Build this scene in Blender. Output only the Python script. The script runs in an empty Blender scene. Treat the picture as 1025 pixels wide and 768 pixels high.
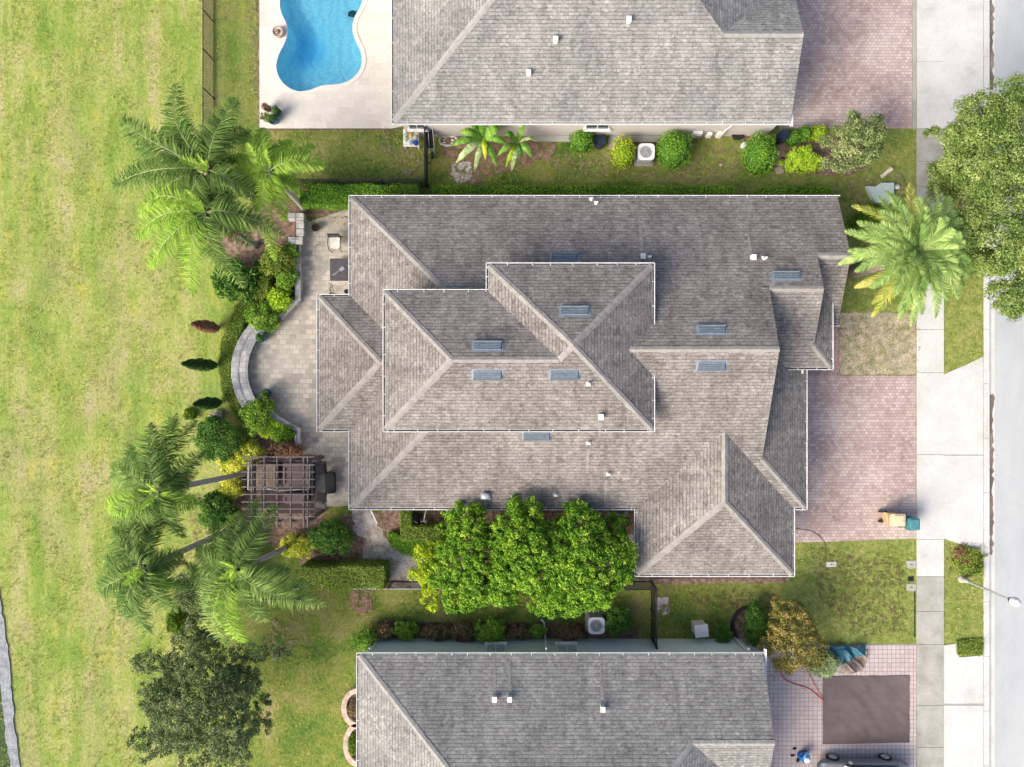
import bpy, math, random
import numpy as np
from mathutils import Vector, Matrix
from mathutils.geometry import tessellate_polygon

# ------------------------------------------------------------------ camera, sky, sun, exposure
SC = bpy.context.scene
COL = SC.collection
H = 37.5                       # drone height, m
F = 682.0                      # focal length in photo pixels
cam_d = bpy.data.cameras.new('camera'); cam = bpy.data.objects.new('camera', cam_d); COL.objects.link(cam)
cam_d.sensor_width = 36; cam_d.lens = 36*F/1025; cam_d.clip_end = 3000
cam.location = (0, 0, H); cam.rotation_euler = (0, 0, 0)
SC.camera = cam
SUN = Vector((-0.80, -0.60, 0.62)).normalized()
elev = math.asin(SUN.z); azi = math.atan2(SUN.x, SUN.y)
w = bpy.data.worlds.new('World'); SC.world = w; w.use_nodes = True
nt = w.node_tree; sky = nt.nodes.new('ShaderNodeTexSky'); sky.sky_type = 'NISHITA'; sky.sun_disc = False
sky.sun_elevation = elev; sky.sun_rotation = azi % (2*math.pi); sky.dust_density = 5.0; sky.air_density = 0.7; sky.ozone_density = 0.6
bg = nt.nodes['Background']; bg.inputs['Strength'].default_value = 0.15
nt.links.new(sky.outputs[0], bg.inputs[0])
sl = bpy.data.lights.new('sun', 'SUN'); sl.energy = 2.0; sl.angle = math.radians(38); sl.color = (1, .95, .87)
so = bpy.data.objects.new('sun', sl); COL.objects.link(so); so.rotation_euler = SUN.to_track_quat('Z', 'Y').to_euler()
so.location = (0, 0, 60)
SC.view_settings.view_transform = 'Standard'; SC.view_settings.look = 'None'
SC.view_settings.exposure = 1.04; SC.view_settings.gamma = 1

rng = np.random.default_rng(7); random.seed(7)
def W(px, py, h=0.0):
    s = (H-h)/F
    return ((px-512.5)*s, (384-py)*s)
def W3(px, py, h=0.0):
    x, y = W(px, py, h); return (x, y, h)

# ------------------------------------------------------------------ materials
def lin(c):
    return tuple(((v/255)/12.92 if v/255 <= .04045 else ((v/255+.055)/1.055)**2.4) for v in c)
class NT:
    def __init__(s, name):
        s.m = bpy.data.materials.new(name); s.m.use_nodes = True; s.t = s.m.node_tree; s.n = s.t.nodes
        s.b = s.n['Principled BSDF']; s.out = s.n['Material Output']
        s.pos = s.n.new('ShaderNodeNewGeometry').outputs['Position']
    def link(s, a, b): s.t.links.new(a, b)
    def node(s, typ, **kw):
        n = s.n.new(typ)
        for k, v in kw.items(): setattr(n, k, v)
        return n
    def scale(s, vec, sc, loc=(0, 0, 0)):
        n = s.node('ShaderNodeMapping'); s.link(vec, n.inputs[0]); n.inputs['Scale'].default_value = sc; n.inputs['Location'].default_value = loc
        return n.outputs[0]
    def noise(s, vec, scale, detail=3, rough=.55, dist=0):
        n = s.node('ShaderNodeTexNoise'); s.link(vec, n.inputs['Vector'])
        n.inputs['Scale'].default_value = scale; n.inputs['Detail'].default_value = detail
        n.inputs['Roughness'].default_value = rough; n.inputs['Distortion'].default_value = dist
        return n.outputs['Fac']
    def ramp(s, fac, stops):
        n = s.node('ShaderNodeValToRGB'); s.link(fac, n.inputs[0]); e = n.color_ramp.elements
        while len(e) < len(stops): e.new(.5)
        for i, (p, c) in enumerate(stops):
            e[i].position = p; e[i].color = (*(c if len(c) == 3 else c[:3]), 1)
        return n.outputs[0]
    def mix(s, fac, a, b, mode='MIX'):
        n = s.node('ShaderNodeMix', data_type='RGBA', blend_type=mode)
        for v, k in ((fac, 0), (a, 6), (b, 7)):
            if hasattr(v, 'is_output'): s.link(v, n.inputs[k])
            elif k == 0: n.inputs[0].default_value = v
            else: n.inputs[k].default_value = (*v[:3], 1)
        return n.outputs[2]
    def math(s, op, a, b=0.5, c=0.0):
        n = s.node('ShaderNodeMath', operation=op)
        for i, v in enumerate((a, b, c)):
            if hasattr(v, 'is_output'): s.link(v, n.inputs[i])
            else: n.inputs[i].default_value = v
        return n.outputs[0]
    def bump(s, h, strength=.4, dist=.02):
        n = s.node('ShaderNodeBump'); s.link(h, n.inputs['Height']); n.inputs['Strength'].default_value = strength
        n.inputs['Distance'].default_value = dist; s.link(n.outputs[0], s.b.inputs['Normal'])
    def color(s, c):
        if hasattr(c, 'is_output'): s.link(c, s.b.inputs['Base Color'])
        else: s.b.inputs['Base Color'].default_value = (*c, 1)
    def set(s, rough=.8, metal=0.0, spec=.3):
        s.b.inputs['Roughness'].default_value = rough; s.b.inputs['Metallic'].default_value = metal
        s.b.inputs['Specular IOR Level'].default_value = spec
        return s.m
MATS = {}
def plain(name, c, rough=.7, metal=0, var=.18, sc=6, spec=.3):
    if name in MATS: return MATS[name]
    t = NT(name); f = t.noise(t.pos, sc, 4)
    t.color(t.ramp(f, [(.3, tuple(v*(1-var) for v in c)), (.7, tuple(min(1, v*(1+var)) for v in c))]))
    MATS[name] = t.set(rough, metal, spec); return MATS[name]
def mottled(name, cols, sc=8, fine=40, fs=.35, rough=.9, bump=.5, bd=.03, pre=(1, 1, 1)):
    if name in MATS: return MATS[name]
    t = NT(name); v = t.scale(t.pos, pre)
    f = t.noise(v, sc, 5, .65); n = len(cols)
    c = t.ramp(f, [(.28+.44*i/(n-1), cols[i]) for i in range(n)])
    g = t.noise(t.pos, fine, 3, .7)
    k = t.ramp(g, [(.3, (1-fs,)*3), (.7, (1+fs,)*3)])
    t.color(t.mix(1.0, c, k, 'MULTIPLY')); t.bump(g, bump, bd)
    MATS[name] = t.set(rough); return MATS[name]
def leafmat(name, cols, trans=.3, rough=.55, clump=1.2):
    if name in MATS: return MATS[name]
    t = NT(name); a = t.node('ShaderNodeAttribute', attribute_name='rnd')
    n = len(cols); c = t.ramp(a.outputs['Fac'], [(.05+.9*i/(n-1), cols[i]) for i in range(n)])
    f = t.noise(t.pos, clump, 3); k = t.ramp(f, [(.3, (.68, .78, .62)), (.7, (1.3, 1.2, 1.15))])
    c = t.mix(1.0, c, k, 'MULTIPLY'); t.color(c); t.set(.7, 0, .15)
    tr = t.node('ShaderNodeBsdfTranslucent'); t.link(c, tr.inputs[0])
    mx = t.node('ShaderNodeMixShader'); mx.inputs[0].default_value = trans
    t.link(t.b.outputs[0], mx.inputs[1]); t.link(tr.outputs[0], mx.inputs[2]); t.link(mx.outputs[0], t.out.inputs[0])
    MATS[name] = t.m; return t.m
def shingles(name, cols, grime):
    t = NT(name); g = t.node('ShaderNodeNewGeometry')
    def vm(op, a, b):
        n = t.node('ShaderNodeVectorMath', operation=op)
        for i, v in enumerate((a, b)):
            if hasattr(v, 'is_output'): t.link(v, n.inputs[i])
            else: n.inputs[i].default_value = v
        return n
    u = vm('NORMALIZE', vm('CROSS_PRODUCT', (0, 0, 1), g.outputs['True Normal']).outputs[0], (0, 0, 0)).outputs[0]
    v = vm('CROSS_PRODUCT', g.outputs['True Normal'], u).outputs[0]
    ud = vm('DOT_PRODUCT', u, t.pos).outputs['Value']; vd = vm('DOT_PRODUCT', v, t.pos).outputs['Value']
    cb = t.node('ShaderNodeCombineXYZ'); t.link(ud, cb.inputs[0]); t.link(vd, cb.inputs[1]); uv = cb.outputs[0]
    br = t.node('ShaderNodeTexBrick'); t.link(uv, br.inputs['Vector'])
    br.inputs['Color1'].default_value = (.2, .2, .2, 1); br.inputs['Color2'].default_value = (.8, .8, .8, 1)
    br.inputs['Mortar'].default_value = (0, 0, 0, 1); br.inputs['Scale'].default_value = 1
    br.inputs['Brick Width'].default_value = .26; br.inputs['Row Height'].default_value = .165
    br.inputs['Mortar Size'].default_value = .007; br.inputs['Mortar Smooth'].default_value = .5; br.inputs['Bias'].default_value = 0
    # chunky per-tab tone, plus the wavy moire-like mottling of laminated shingles
    tab = t.noise(t.scale(uv, (3.6, 5.4, 1)), 1.0, 2, .85, 1.1)
    big = t.noise(uv, .45, 4, .6)
    s1 = t.math('MULTIPLY_ADD', br.outputs['Color'], .20, t.math('MULTIPLY', tab, .85))
    c = t.ramp(s1, [(.27, cols[0]), (.5, cols[1]), (.73, cols[2])])
    k = t.ramp(big, [(.3, grime), (.62, (1.08, 1.07, 1.06))])
    c = t.mix(1, c, k, 'MULTIPLY')
    fine = t.noise(t.pos, 28, 2, .7); c = t.mix(1, c, t.ramp(fine, [(.25, (.8, .8, .8)), (.75, (1.2, 1.2, 1.2))]), 'MULTIPLY')
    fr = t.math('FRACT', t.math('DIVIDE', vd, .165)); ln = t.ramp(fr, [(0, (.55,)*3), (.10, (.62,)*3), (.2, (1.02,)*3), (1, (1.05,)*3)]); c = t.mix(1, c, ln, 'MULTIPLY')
    stk = t.noise(t.scale(uv, (1.6, .22, 1)), 1.3, 4, .7); c = t.mix(1, c, t.ramp(stk, [(.34, (.80, .79, .80)), (.5, (1, 1, 1)), (.7, (1.10, 1.09, 1.07))]), 'MULTIPLY')
    c = t.mix(t.math('MULTIPLY', br.outputs['Fac'], .2), c, tuple(x*.35 for x in cols[0]))
    t.color(c)
    hgt = t.math('SUBTRACT', t.math('MULTIPLY', br.outputs['Color'], .5), br.outputs['Fac']); t.bump(hgt, .5, .02)
    return t.set(.92, 0, .2)
def pavers(name, cols, bw, rh, mort, mcol, big=.35, msize=.012, off=.5, rot=0.0, tone=.42):
    t = NT(name); mp = t.node('ShaderNodeMapping'); t.link(t.pos, mp.inputs[0]); mp.inputs['Rotation'].default_value = (0, 0, rot)
    br = t.node('ShaderNodeTexBrick'); t.link(mp.outputs[0], br.inputs['Vector']); br.offset = off
    br.inputs['Color1'].default_value = (0, 0, 0, 1); br.inputs['Color2'].default_value = (1, 1, 1, 1); br.inputs['Mortar'].default_value = (.5, .5, .5, 1)
    br.inputs['Scale'].default_value = 1; br.inputs['Brick Width'].default_value = bw; br.inputs['Row Height'].default_value = rh
    br.inputs['Mortar Size'].default_value = msize; br.inputs['Mortar Smooth'].default_value = .3
    f = t.noise(t.pos, big, 5, .62); s1 = t.math('MULTIPLY_ADD', br.outputs['Color'], tone, t.math('MULTIPLY', f, 1.17-tone))
    n = len(cols); c = t.ramp(s1, [(.25+.5*i/(n-1), cols[i]) for i in range(n)])
    g = t.noise(t.pos, 14, 3, .7); c = t.mix(1, c, t.ramp(g, [(.3, (.88,)*3), (.7, (1.12,)*3)]), 'MULTIPLY')
    c = t.mix(t.math('MULTIPLY', br.outputs['Fac'], mort), c, mcol); t.color(c)
    t.bump(t.math('SUBTRACT', g, br.outputs['Fac']), .35, .01)
    return t.set(.85)

def grass_mat():
    t = NT('lawn_grass')
    x = t.node('ShaderNodeSeparateXYZ'); t.link(t.pos, x.inputs[0])
    streak = t.noise(t.scale(t.pos, (1, .13, 1)), .75, 5, .65)
    mid = t.noise(t.pos, .5, 6, .68, .4); fine = t.noise(t.scale(t.pos, (1, .7, 1)), 7, 4, .75)
    vf = t.noise(t.pos, 26, 3, .8)
    field = t.ramp(t.math('MULTIPLY_ADD', streak, .62, t.math('MULTIPLY', mid, .40)),
                   [(.37, (.145, .245, .044)), (.45, (.22, .305, .064)), (.51, (.285, .34, .090)), (.57, (.345, .36, .13)), (.64, (.39, .36, .19))])
    tan_ = t.noise(t.scale(t.pos, (1, .3, 1)), .42, 5, .7, .5)
    field = t.mix(t.ramp(tan_, [(.50, (0, 0, 0)), (.68, (.5,)*3)]), field, (.33, .29, .17))
    grn = t.noise(t.scale(t.pos, (1, .22, 1)), 1.1, 4, .7)
    field = t.mix(t.ramp(grn, [(.54, (0, 0, 0)), (.68, (.6,)*3)]), field, (.15, .25, .035))
    yel = t.noise(t.scale(t.pos, (1, .35, 1)), .9, 4, .7)
    field = t.mix(t.ramp(yel, [(.57, (0, 0, 0)), (.70, (.6,)*3)]), field, (.42, .40, .07))
    yard = t.ramp(t.math('MULTIPLY_ADD', mid, .8, t.math('MULTIPLY', fine, .25)),
                  [(.34, (.055, .115, .020)), (.46, (.11, .175, .034)), (.55, (.19, .225, .050)), (.64, (.27, .25, .10)), (.72, (.32, .26, .16))])
    # the park field west of the gardens is coarser, drier grass than the gardens' turf
    e = t.math('ADD', x.outputs[0], t.math('MULTIPLY', mid, 5.0))
    mr = t.node('ShaderNodeMapRange', interpolation_type='SMOOTHSTEP'); t.link(e, mr.inputs[0])
    mr.inputs[1].default_value = -14.6; mr.inputs[2].default_value = -10.2
    front = t.node('ShaderNodeMapRange', interpolation_type='SMOOTHSTEP'); t.link(x.outputs[0], front.inputs[0])
    front.inputs[1].default_value = 9; front.inputs[2].default_value = 16
    yard = t.mix(t.math('MULTIPLY', front.outputs[0], .7), yard, t.mix(t.ramp(t.noise(t.pos, 2.3, 6, .75), [(.38, (0, 0, 0)), (.62, (1, 1, 1))]), (.125, .20, .035), (.36, .36, .12)))
    c = t.mix(mr.outputs[0], field, yard)
    k = t.ramp(fine, [(.25, (.62, .66, .55)), (.5, (1, 1, 1)), (.78, (1.38, 1.32, 1.35))]); c = t.mix(1, c, k, 'MULTIPLY')
    k2 = t.ramp(vf, [(.25, (.66, .68, .6)), (.75, (1.34, 1.3, 1.3))]); c = t.mix(1, c, k2, 'MULTIPLY')
    bare = t.noise(t.pos, .9, 4, .7, .8)
    c = t.mix(t.ramp(bare, [(.64, (0, 0, 0)), (.74, (.75, .75, .75))]), c, (.31, .26, .16))
    t.color(c); t.bump(t.math('ADD', fine, vf), .8, .05)
    return t.set(.95, 0, .1)

def patchy(name, cols, lo=.46, hi=.54, sc=2.2):
    m = mottled(name, cols, 3.5, 20, .4).copy(); m.name = name+'_patchy'; t = m.node_tree; N = t.nodes
    tb = N.new('ShaderNodeBsdfTransparent'); mx = N.new('ShaderNodeMixShader'); nz = N.new('ShaderNodeTexNoise'); nz.inputs['Scale'].default_value = sc; nz.inputs['Detail'].default_value = 6; nz.inputs['Roughness'].default_value = .75
    g = [n for n in N if n.type == 'NEW_GEOMETRY'][0]; t.links.new(g.outputs['Position'], nz.inputs['Vector'])
    rp = N.new('ShaderNodeMapRange'); rp.inputs[1].default_value = lo; rp.inputs[2].default_value = hi; t.links.new(nz.outputs['Fac'], rp.inputs[0]); t.links.new(rp.outputs[0], mx.inputs[0])
    out = N['Material Output']; t.links.new(tb.outputs[0], mx.inputs[1]); t.links.new(N['Principled BSDF'].outputs[0], mx.inputs[2]); t.links.new(mx.outputs[0], out.inputs[0]); return m
M = {}
M['deadp'] = patchy('worn_soil', [(.16, .12, .06), (.27, .22, .12), (.36, .29, .17)], .49, .63, 3)
M['sandp'] = patchy('scattered_sand', [(.3, .25, .2), (.46, .42, .37), (.55, .52, .47)], .42, .5)
M['mulchp'] = patchy('scattered_mulch', [(.12, .07, .05), (.24, .15, .11), (.34, .24, .18)], .42, .5)
M['darkp'] = patchy('dug_turf', [(.04, .03, .015), (.10, .08, .03), (.17, .13, .06)], .52, .57, 3.5)
M['grass'] = grass_mat()
M['roof'] = shingles('weathered_shingles', [(.100, .092, .085), (.196, .183, .168), (.315, .298, .277)], (.72, .70, .71))
M['roof_n'] = shingles('grey_shingles', [(.112, .112, .107), (.215, .214, .204), (.33, .329, .316)], (.82, .81, .82))
M['cap'] = mottled('ridge_shingles', [(.20, .19, .175), (.26, .249, .23), (.31, .30, .278)], 3, 22, .2)
M['cap_n'] = mottled('ridge_shingles_grey', [(.22, .216, .205), (.275, .27, .255), (.33, .323, .308)], 3, 22, .2)
M['drive'] = pavers('pink_pavers', [(.22, .17, .17), (.34, .25, .23), (.43, .33, .30), (.52, .435, .39)], .20, .165, .55, (.13, .10, .095), tone=.26)
M['drive2'] = pavers('rose_pavers', [(.33, .265, .26), (.43, .36, .345), (.49, .43, .41)], .24, .24, .6, (.12, .09, .09), msize=.018, off=0.0, tone=.16)
M['redpav'] = pavers('red_pavers', [(.22, .15, .155), (.32, .21, .21), (.36, .27, .26)], .24, .20, .5, (.12, .09, .09))
M['patio'] = pavers('tumbled_pavers', [(.22, .22, .22), (.34, .315, .28), (.41, .375, .32), (.48, .45, .39)], .36, .27, .35, (.2, .18, .16), .5, .02)
M['deck'] = pavers('travertine', [(.53, .485, .42), (.585, .54, .475), (.63, .59, .52)], .6, .4, .2, (.5, .46, .42), .4)
M['conc'] = mottled('concrete', [(.40, .40, .365), (.475, .475, .45), (.52, .515, .495), (.54, .535, .515)], .55, 9, .07, .9, .15, .01)
M['conc_old'] = mottled('concrete_grey', [(.25, .245, .205), (.33, .325, .285), (.41, .405, .37)], .9, 12, .08, .9, .15, .01)
t = NT('pale_asphalt'); f = t.noise(t.scale(t.pos, (1, .35, 1)), .5, 5, .65); g_ = t.noise(t.pos, 30, 3, .8); pass
c = t.mix(1, t.ramp(f, [(.3, (.33, .35, .355)), (.5, (.385, .405, .41)), (.7, (.43, .445, .445))]), t.ramp(g_, [(.3, (.86,)*3), (.7, (1.13,)*3)]), 'MULTIPLY')
c = t.mix(t.ramp(t.noise(t.pos, 2.6, 5, .8), [(.66, (0, 0, 0)), (.74, (.45,)*3)]), c, (.24, .25, .25)); t.color(c); t.bump(g_, .3, .01); M['road'] = t.set(.9)
M['dirtline'] = mottled('gutter_dirt', [(.08, .065, .05), (.16, .13, .10), (.30, .27, .23)], 1.5, 14, .3, pre=(1, .5, 1))
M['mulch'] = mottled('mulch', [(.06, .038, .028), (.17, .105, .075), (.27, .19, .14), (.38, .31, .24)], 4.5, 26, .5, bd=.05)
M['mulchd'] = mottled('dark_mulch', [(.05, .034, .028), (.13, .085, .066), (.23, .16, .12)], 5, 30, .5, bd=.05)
M['sand'] = mottled('pale_sand', [(.16, .10, .07), (.36, .29, .24), (.55, .51, .46), (.64, .61, .57)], 1.6, 16, .25)
M['dead'] = mottled('dry_groundcover', [(.10, .14, .05), (.27, .25, .15), (.40, .335, .24), (.47, .40, .31)], 2.2, 14, .45)
M['stone'] = pavers('wall_stone', [(.22, .22, .23), (.34, .34, .34), (.46, .45, .43)], .38, .30, .5, (.15, .15, .15), 1.2, .02)
M['white'] = plain('white_paint', (.60, .60, .585), .6, var=.14, sc=2.5)
M['offwhite'] = plain('off_white', (.62, .6, .56), .6, var=.1)
M['gdark'] = plain('gutter_inside', (.06, .055, .05), .9)
M['teal'] = mottled('teal_stucco', [(.52, .62, .585), (.56, .66, .625)], 2, 30, .06, .9, .3, .01)
M['beige'] = mottled('beige_stucco', [(.40, .375, .35), (.45, .42, .39)], 2, 30, .06, .9, .3, .01)
M['tanw'] = mottled('tan_stucco', [(.36, .31, .25), (.42, .36, .29)], 2, 30, .06, .9, .3, .01)
M['glass'] = plain('window_glass', (.03, .05, .06), .08, spec=.6)
M['glass_painted_reflection'] = plain('glass_painted_reflection', (.34, .44, .48), .15, spec=.6)  # reflection on the panes put into the colour as pale blue
M['black'] = plain('black_metal', (.018, .018, .02), .45)
M['wire'] = plain('black_wire', (.03, .03, .03), .6)
M['brown'] = plain('brown_timber', (.15, .105, .105), .75, var=.25)
M['brownt'] = plain('brown_beam_top', (.23, .195, .18), .75, var=.2)
M['metal'] = plain('galvanised_metal', (.5, .52, .54), .35, .7)
M['ventm'] = plain('blue_grey_metal', (.10, .13, .155), .5, .0)
M['ventl'] = plain('pale_blue_metal', (.20, .24, .28), .5, .0)
M['bark'] = mottled('bark', [(.12, .09, .07), (.22, .18, .14), (.30, .26, .21)], 5, 30, .3)
M['palmbark'] = mottled('palm_trunk_bark', [(.20, .18, .15), (.32, .295, .26), (.44, .41, .37)], 4, 20, .25, pre=(1, 1, 5))
M['boots'] = mottled('old_frond_bases', [(.10, .05, .04), (.2, .12, .09), (.3, .22, .17)], 9, 30, .4)
M['rachis'] = plain('frond_rib', (.34, .40, .18), .5)
M['rachisw'] = plain('pale_frond_rib', (.55, .58, .48), .5)

# ------------------------------------------------------------------ mesh builder
class MB:
    def __init__(s): s.V = []; s.Fc = []; s.mi = []; s.r = []; s.n = 0; s.cur = 0
    def add(s, V, Fs, r=None):
        V = np.asarray(V, float); s.V.append(V)
        for f in Fs: s.Fc.append(tuple(i+s.n for i in f)); s.mi.append(s.cur)
        s.r.extend([.5 if r is None else r]*len(Fs)); s.n += len(V); return s
    def quads(s, V, r):             # V (N,4,3)
        N = len(V)
        if not N: return s
        s.V.append(V.reshape(-1, 3)); idx = (np.arange(N*4).reshape(N, 4)+s.n)
        s.Fc.extend(map(tuple, idx.tolist())); s.mi.extend([s.cur]*N); s.r.extend(np.asarray(r).tolist()); s.n += 4*N; return s
    def box(s, x, y, z, sx, sy, sz, rz=0, taper=1.0, bev=0):
        hx, hy = sx/2, sy/2; P = []
        if bev:
            ring = [(-hx+bev, -hy), (hx-bev, -hy), (hx, -hy+bev), (hx, hy-bev), (hx-bev, hy), (-hx+bev, hy), (-hx, hy-bev), (-hx, -hy+bev)]
        else: ring = [(-hx, -hy), (hx, -hy), (hx, hy), (-hx, hy)]
        n = len(ring); c, q = math.cos(rz), math.sin(rz)
        for zz, k in ((z, 1), (z+sz, taper)):
            for a, b in ring: a *= k; b *= k; P.append((x+a*c-b*q, y+a*q+b*c, zz))
        Fs = [tuple(range(n))[::-1], tuple(range(n, 2*n))]+[(i, (i+1) % n, n+(i+1) % n, n+i) for i in range(n)]
        return s.add(P, Fs)
    def tube(s, path, rad, n=8, caps=True):
        path = [Vector(p) for p in path]; m = len(path)
        if not hasattr(rad, '__len__'): rad = [rad]*m
        P = []; up = Vector((0, 0, 1))
        for i, p in enumerate(path):
            d = (path[min(i+1, m-1)]-path[max(i-1, 0)]).normalized()
            a = d.cross(up if abs(d.z) < .95 else Vector((1, 0, 0))).normalized(); b = d.cross(a)
            for k in range(n):
                t = 2*math.pi*k/n; P.append(p+(a*math.cos(t)+b*math.sin(t))*rad[i])
        Fs = [(i*n+k, i*n+(k+1) % n, (i+1)*n+(k+1) % n, (i+1)*n+k) for i in range(m-1) for k in range(n)]
        if caps: Fs += [tuple(range(n))[::-1], tuple(range((m-1)*n, m*n))]
        return s.add(P, Fs)
    def bar(s, a, b, t=.004): return s.tube([a, b], t, 4, False)
    def lathe(s, x, y, prof, n=20, sx=1, sy=1):   # prof [(r,z)]
        P = []; m = len(prof)
        for r, z in prof:
            for k in range(n): t = 2*math.pi*k/n; P.append((x+r*sx*math.cos(t), y+r*sy*math.sin(t), z))
        Fs = [(i*n+k, i*n+(k+1) % n, (i+1)*n+(k+1) % n, (i+1)*n+k) for i in range(m-1) for k in range(n)]
        Fs += [tuple(range(n))[::-1], tuple(range((m-1)*n, m*n))]
        return s.add(P, Fs)
    def prism(s, poly, z0, z1):
        n = len(poly); A = sum(poly[i][0]*poly[(i+1) % n][1]-poly[(i+1) % n][0]*poly[i][1] for i in range(n))
        if A < 0: poly = poly[::-1]
        P = [(x, y, z0) for x, y in poly]+[(x, y, z1) for x, y in poly]
        tri = tessellate_polygon([[Vector((x, y, 0)) for x, y in poly]])
        Fs = []
        for a, b, c in tri:
            pa, pb, pc = poly[a], poly[b], poly[c]
            if (pb[0]-pa[0])*(pc[1]-pa[1])-(pb[1]-pa[1])*(pc[0]-pa[0]) < 0: b, c = c, b
            Fs.append((n+a, n+b, n+c))
        Fs += [(i, (i+1) % n, n+(i+1) % n, n+i) for i in range(n)]
        return s.add(P, Fs)
    def build(s, name, mats, parent=None, loc=None, smooth=False):
        V = np.concatenate(s.V) if s.V else np.zeros((0, 3))
        base = Vector((0, 0, 0))
        if parent is not None:
            r = parent
            while r.parent: r = r.parent
            base = Vector(r.location)
        elif loc is not None: base = Vector(loc)
        V = V-np.array(base)
        me = bpy.data.meshes.new(name); me.from_pydata(V.tolist(), [], s.Fc)
        if not isinstance(mats, (list, tuple)): mats = [mats]
        for m in mats: me.materials.append(m)
        if len(mats) > 1: me.polygons.foreach_set('material_index', s.mi)
        at = me.attributes.new('rnd', 'FLOAT', 'FACE'); at.data.foreach_set('value', np.asarray(s.r, np.float32))
        if smooth: me.polygons.foreach_set('use_smooth', [True]*len(me.polygons))
        me.update()
        o = bpy.data.objects.new(name, me); COL.objects.link(o)
        if parent is not None: o.parent = parent
        elif loc is not None: o.location = base
        return o
def tag(o, label=None, cat=None, group=None, kind=None):
    for k, v in (('label', label), ('category', cat), ('group', group), ('kind', kind)):
        if v: o[k] = v
    return o
def thing(name, label, cat, loc, group=None):
    o = bpy.data.objects.new(name, None); COL.objects.link(o); o.location = loc; o.empty_display_size = .3
    return tag(o, label, cat, group)
def struct(name, mb, mat): return tag(mb.build(name, mat), kind='structure')
def copy_tree(o, parent=None):
    c = o.copy(); COL.objects.link(c)
    if parent: c.parent = parent
    for ch in list(o.children): copy_tree(ch, c)
    return c
def rough_poly(pts, step=.35, amp=.12, seed=1, closed=True):
    r = random.Random(seed); out = []; n = len(pts)
    for i in range(n if closed else n-1):
        a, b = pts[i], pts[(i+1) % n]; L = math.dist(a, b); k = max(1, int(L/step))
        nx, ny = -(b[1]-a[1])/(L or 1), (b[0]-a[0])/(L or 1)
        for j in range(k):
            t = j/k; d = r.uniform(-amp, amp); out.append((a[0]+(b[0]-a[0])*t+nx*d, a[1]+(b[1]-a[1])*t+ny*d))
    return out
def smooth_poly(pts, it=2, closed=True):
    for _ in range(it):
        o = []; n = len(pts)
        if not closed: o.append(pts[0])
        for i in range(n if closed else n-1):
            a, b = pts[i], pts[(i+1) % n]
            o += [(a[0]*.75+b[0]*.25, a[1]*.75+b[1]*.25), (a[0]*.25+b[0]*.75, a[1]*.25+b[1]*.75)]
        if not closed: o.append(pts[-1])
        pts = o
    return pts
def PP(*p): return [W(a, b) for a, b in p]
def strip(path, w0, w1):     # polygon along a path between offsets w0 (right) and w1 (left)
    L, R = [], []
    for i, p in enumerate(path):
        a = path[max(i-1, 0)]; b = path[min(i+1, len(path)-1)]; d = math.dist(a, b) or 1
        nx, ny = -(b[1]-a[1])/d, (b[0]-a[0])/d
        L.append((p[0]+nx*w1, p[1]+ny*w1)); R.append((p[0]+nx*w0, p[1]+ny*w0))
    return L+R[::-1]

# ------------------------------------------------------------------ ground, water, roads
KX = W(985, 0)[0]
POOL = smooth_poly([W(a+1, b+2) for a, b in ((318, -52), (290, -30), (279, -6), (279, 10), (287, 24), (286, 38), (276, 56), (275, 70), (282, 83), (295, 91), (309, 90), (322, 84), (338, 84), (352, 79), (362, 66), (362, 52), (356, 40), (352, 30), (354, 16), (362, 4), (366, -14), (350, -40))], 3)
def sheet_with_holes(name, outer, holes, z, mat, kind='structure'):
    loops = [[Vector((x, y, 0)) for x, y in l] for l in [outer]+holes]
    tri = tessellate_polygon(loops); pts = [p for l in [outer]+holes for p in l]; mb = MB(); Fs = []
    for a, b, c in tri:
        pa, pb, pc = pts[a], pts[b], pts[c]
        if (pb[0]-pa[0])*(pc[1]-pa[1])-(pb[1]-pa[1])*(pc[0]-pa[0]) < 0: b, c = c, b
        Fs.append((a, b, c))
    mb.add([(x, y, z) for x, y in pts], Fs); o = mb.build(name, mat); tag(o, kind=kind); return o
PONDX = [W(x, y) for x, y in ((-60, 520), (-8, 560), (2, 610), (8, 650), (11, 690), (15, 730), (20, 768), (26, 820), (40, 900))]
lawn_outer = [(-400, -400), (PONDX[-1][0]+4, -400)]+PONDX[::-1]+[(-60, -5), (-400, 10), (-400, 400), (KX, 400), (KX, -400)]
lawn_outer = [(PONDX[-1][0]+8, -400)]+PONDX[::-1]+[(-70, -3), (-400, 10), (-400, 400), (KX, 400), (KX, -400)]
sheet_with_holes('lawn', lawn_outer, [POOL], 0, M['grass'])
m = NT('pond_water'); m.color((.02, .035, .015)); m.bump(m.noise(m.pos, 5, 3), .15, .02)
struct('pond', MB().add([(-400, -400, -.5), (-10, -400, -.5), (-10, 12, -.5), (-400, 12, -.5)], [(0, 1, 2, 3)]), m.set(.06, 0, .5))
path = smooth_poly(PONDX, 1, False)
mb = MB(); pp = rough_poly(strip(path, -.5, .04), .3, .06, 3); mb.prism(pp, -.6, .06)
struct('pond_edge', mb, mottled('edge_stone', [(.14, .15, .16), (.24, .255, .275), (.33, .345, .37)], 3, 14, .3, bd=.06))
mb = MB(); pp = rough_poly(strip(path, -1.6, -.52), .4, .2, 4); mb.prism(pp, -.6, -.28)
struct('pond_bank', mb, mottled('bank_weeds', [(.01, .025, .006), (.03, .065, .015), (.06, .10, .03)], 4, 20, .5, bd=.08))
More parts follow.
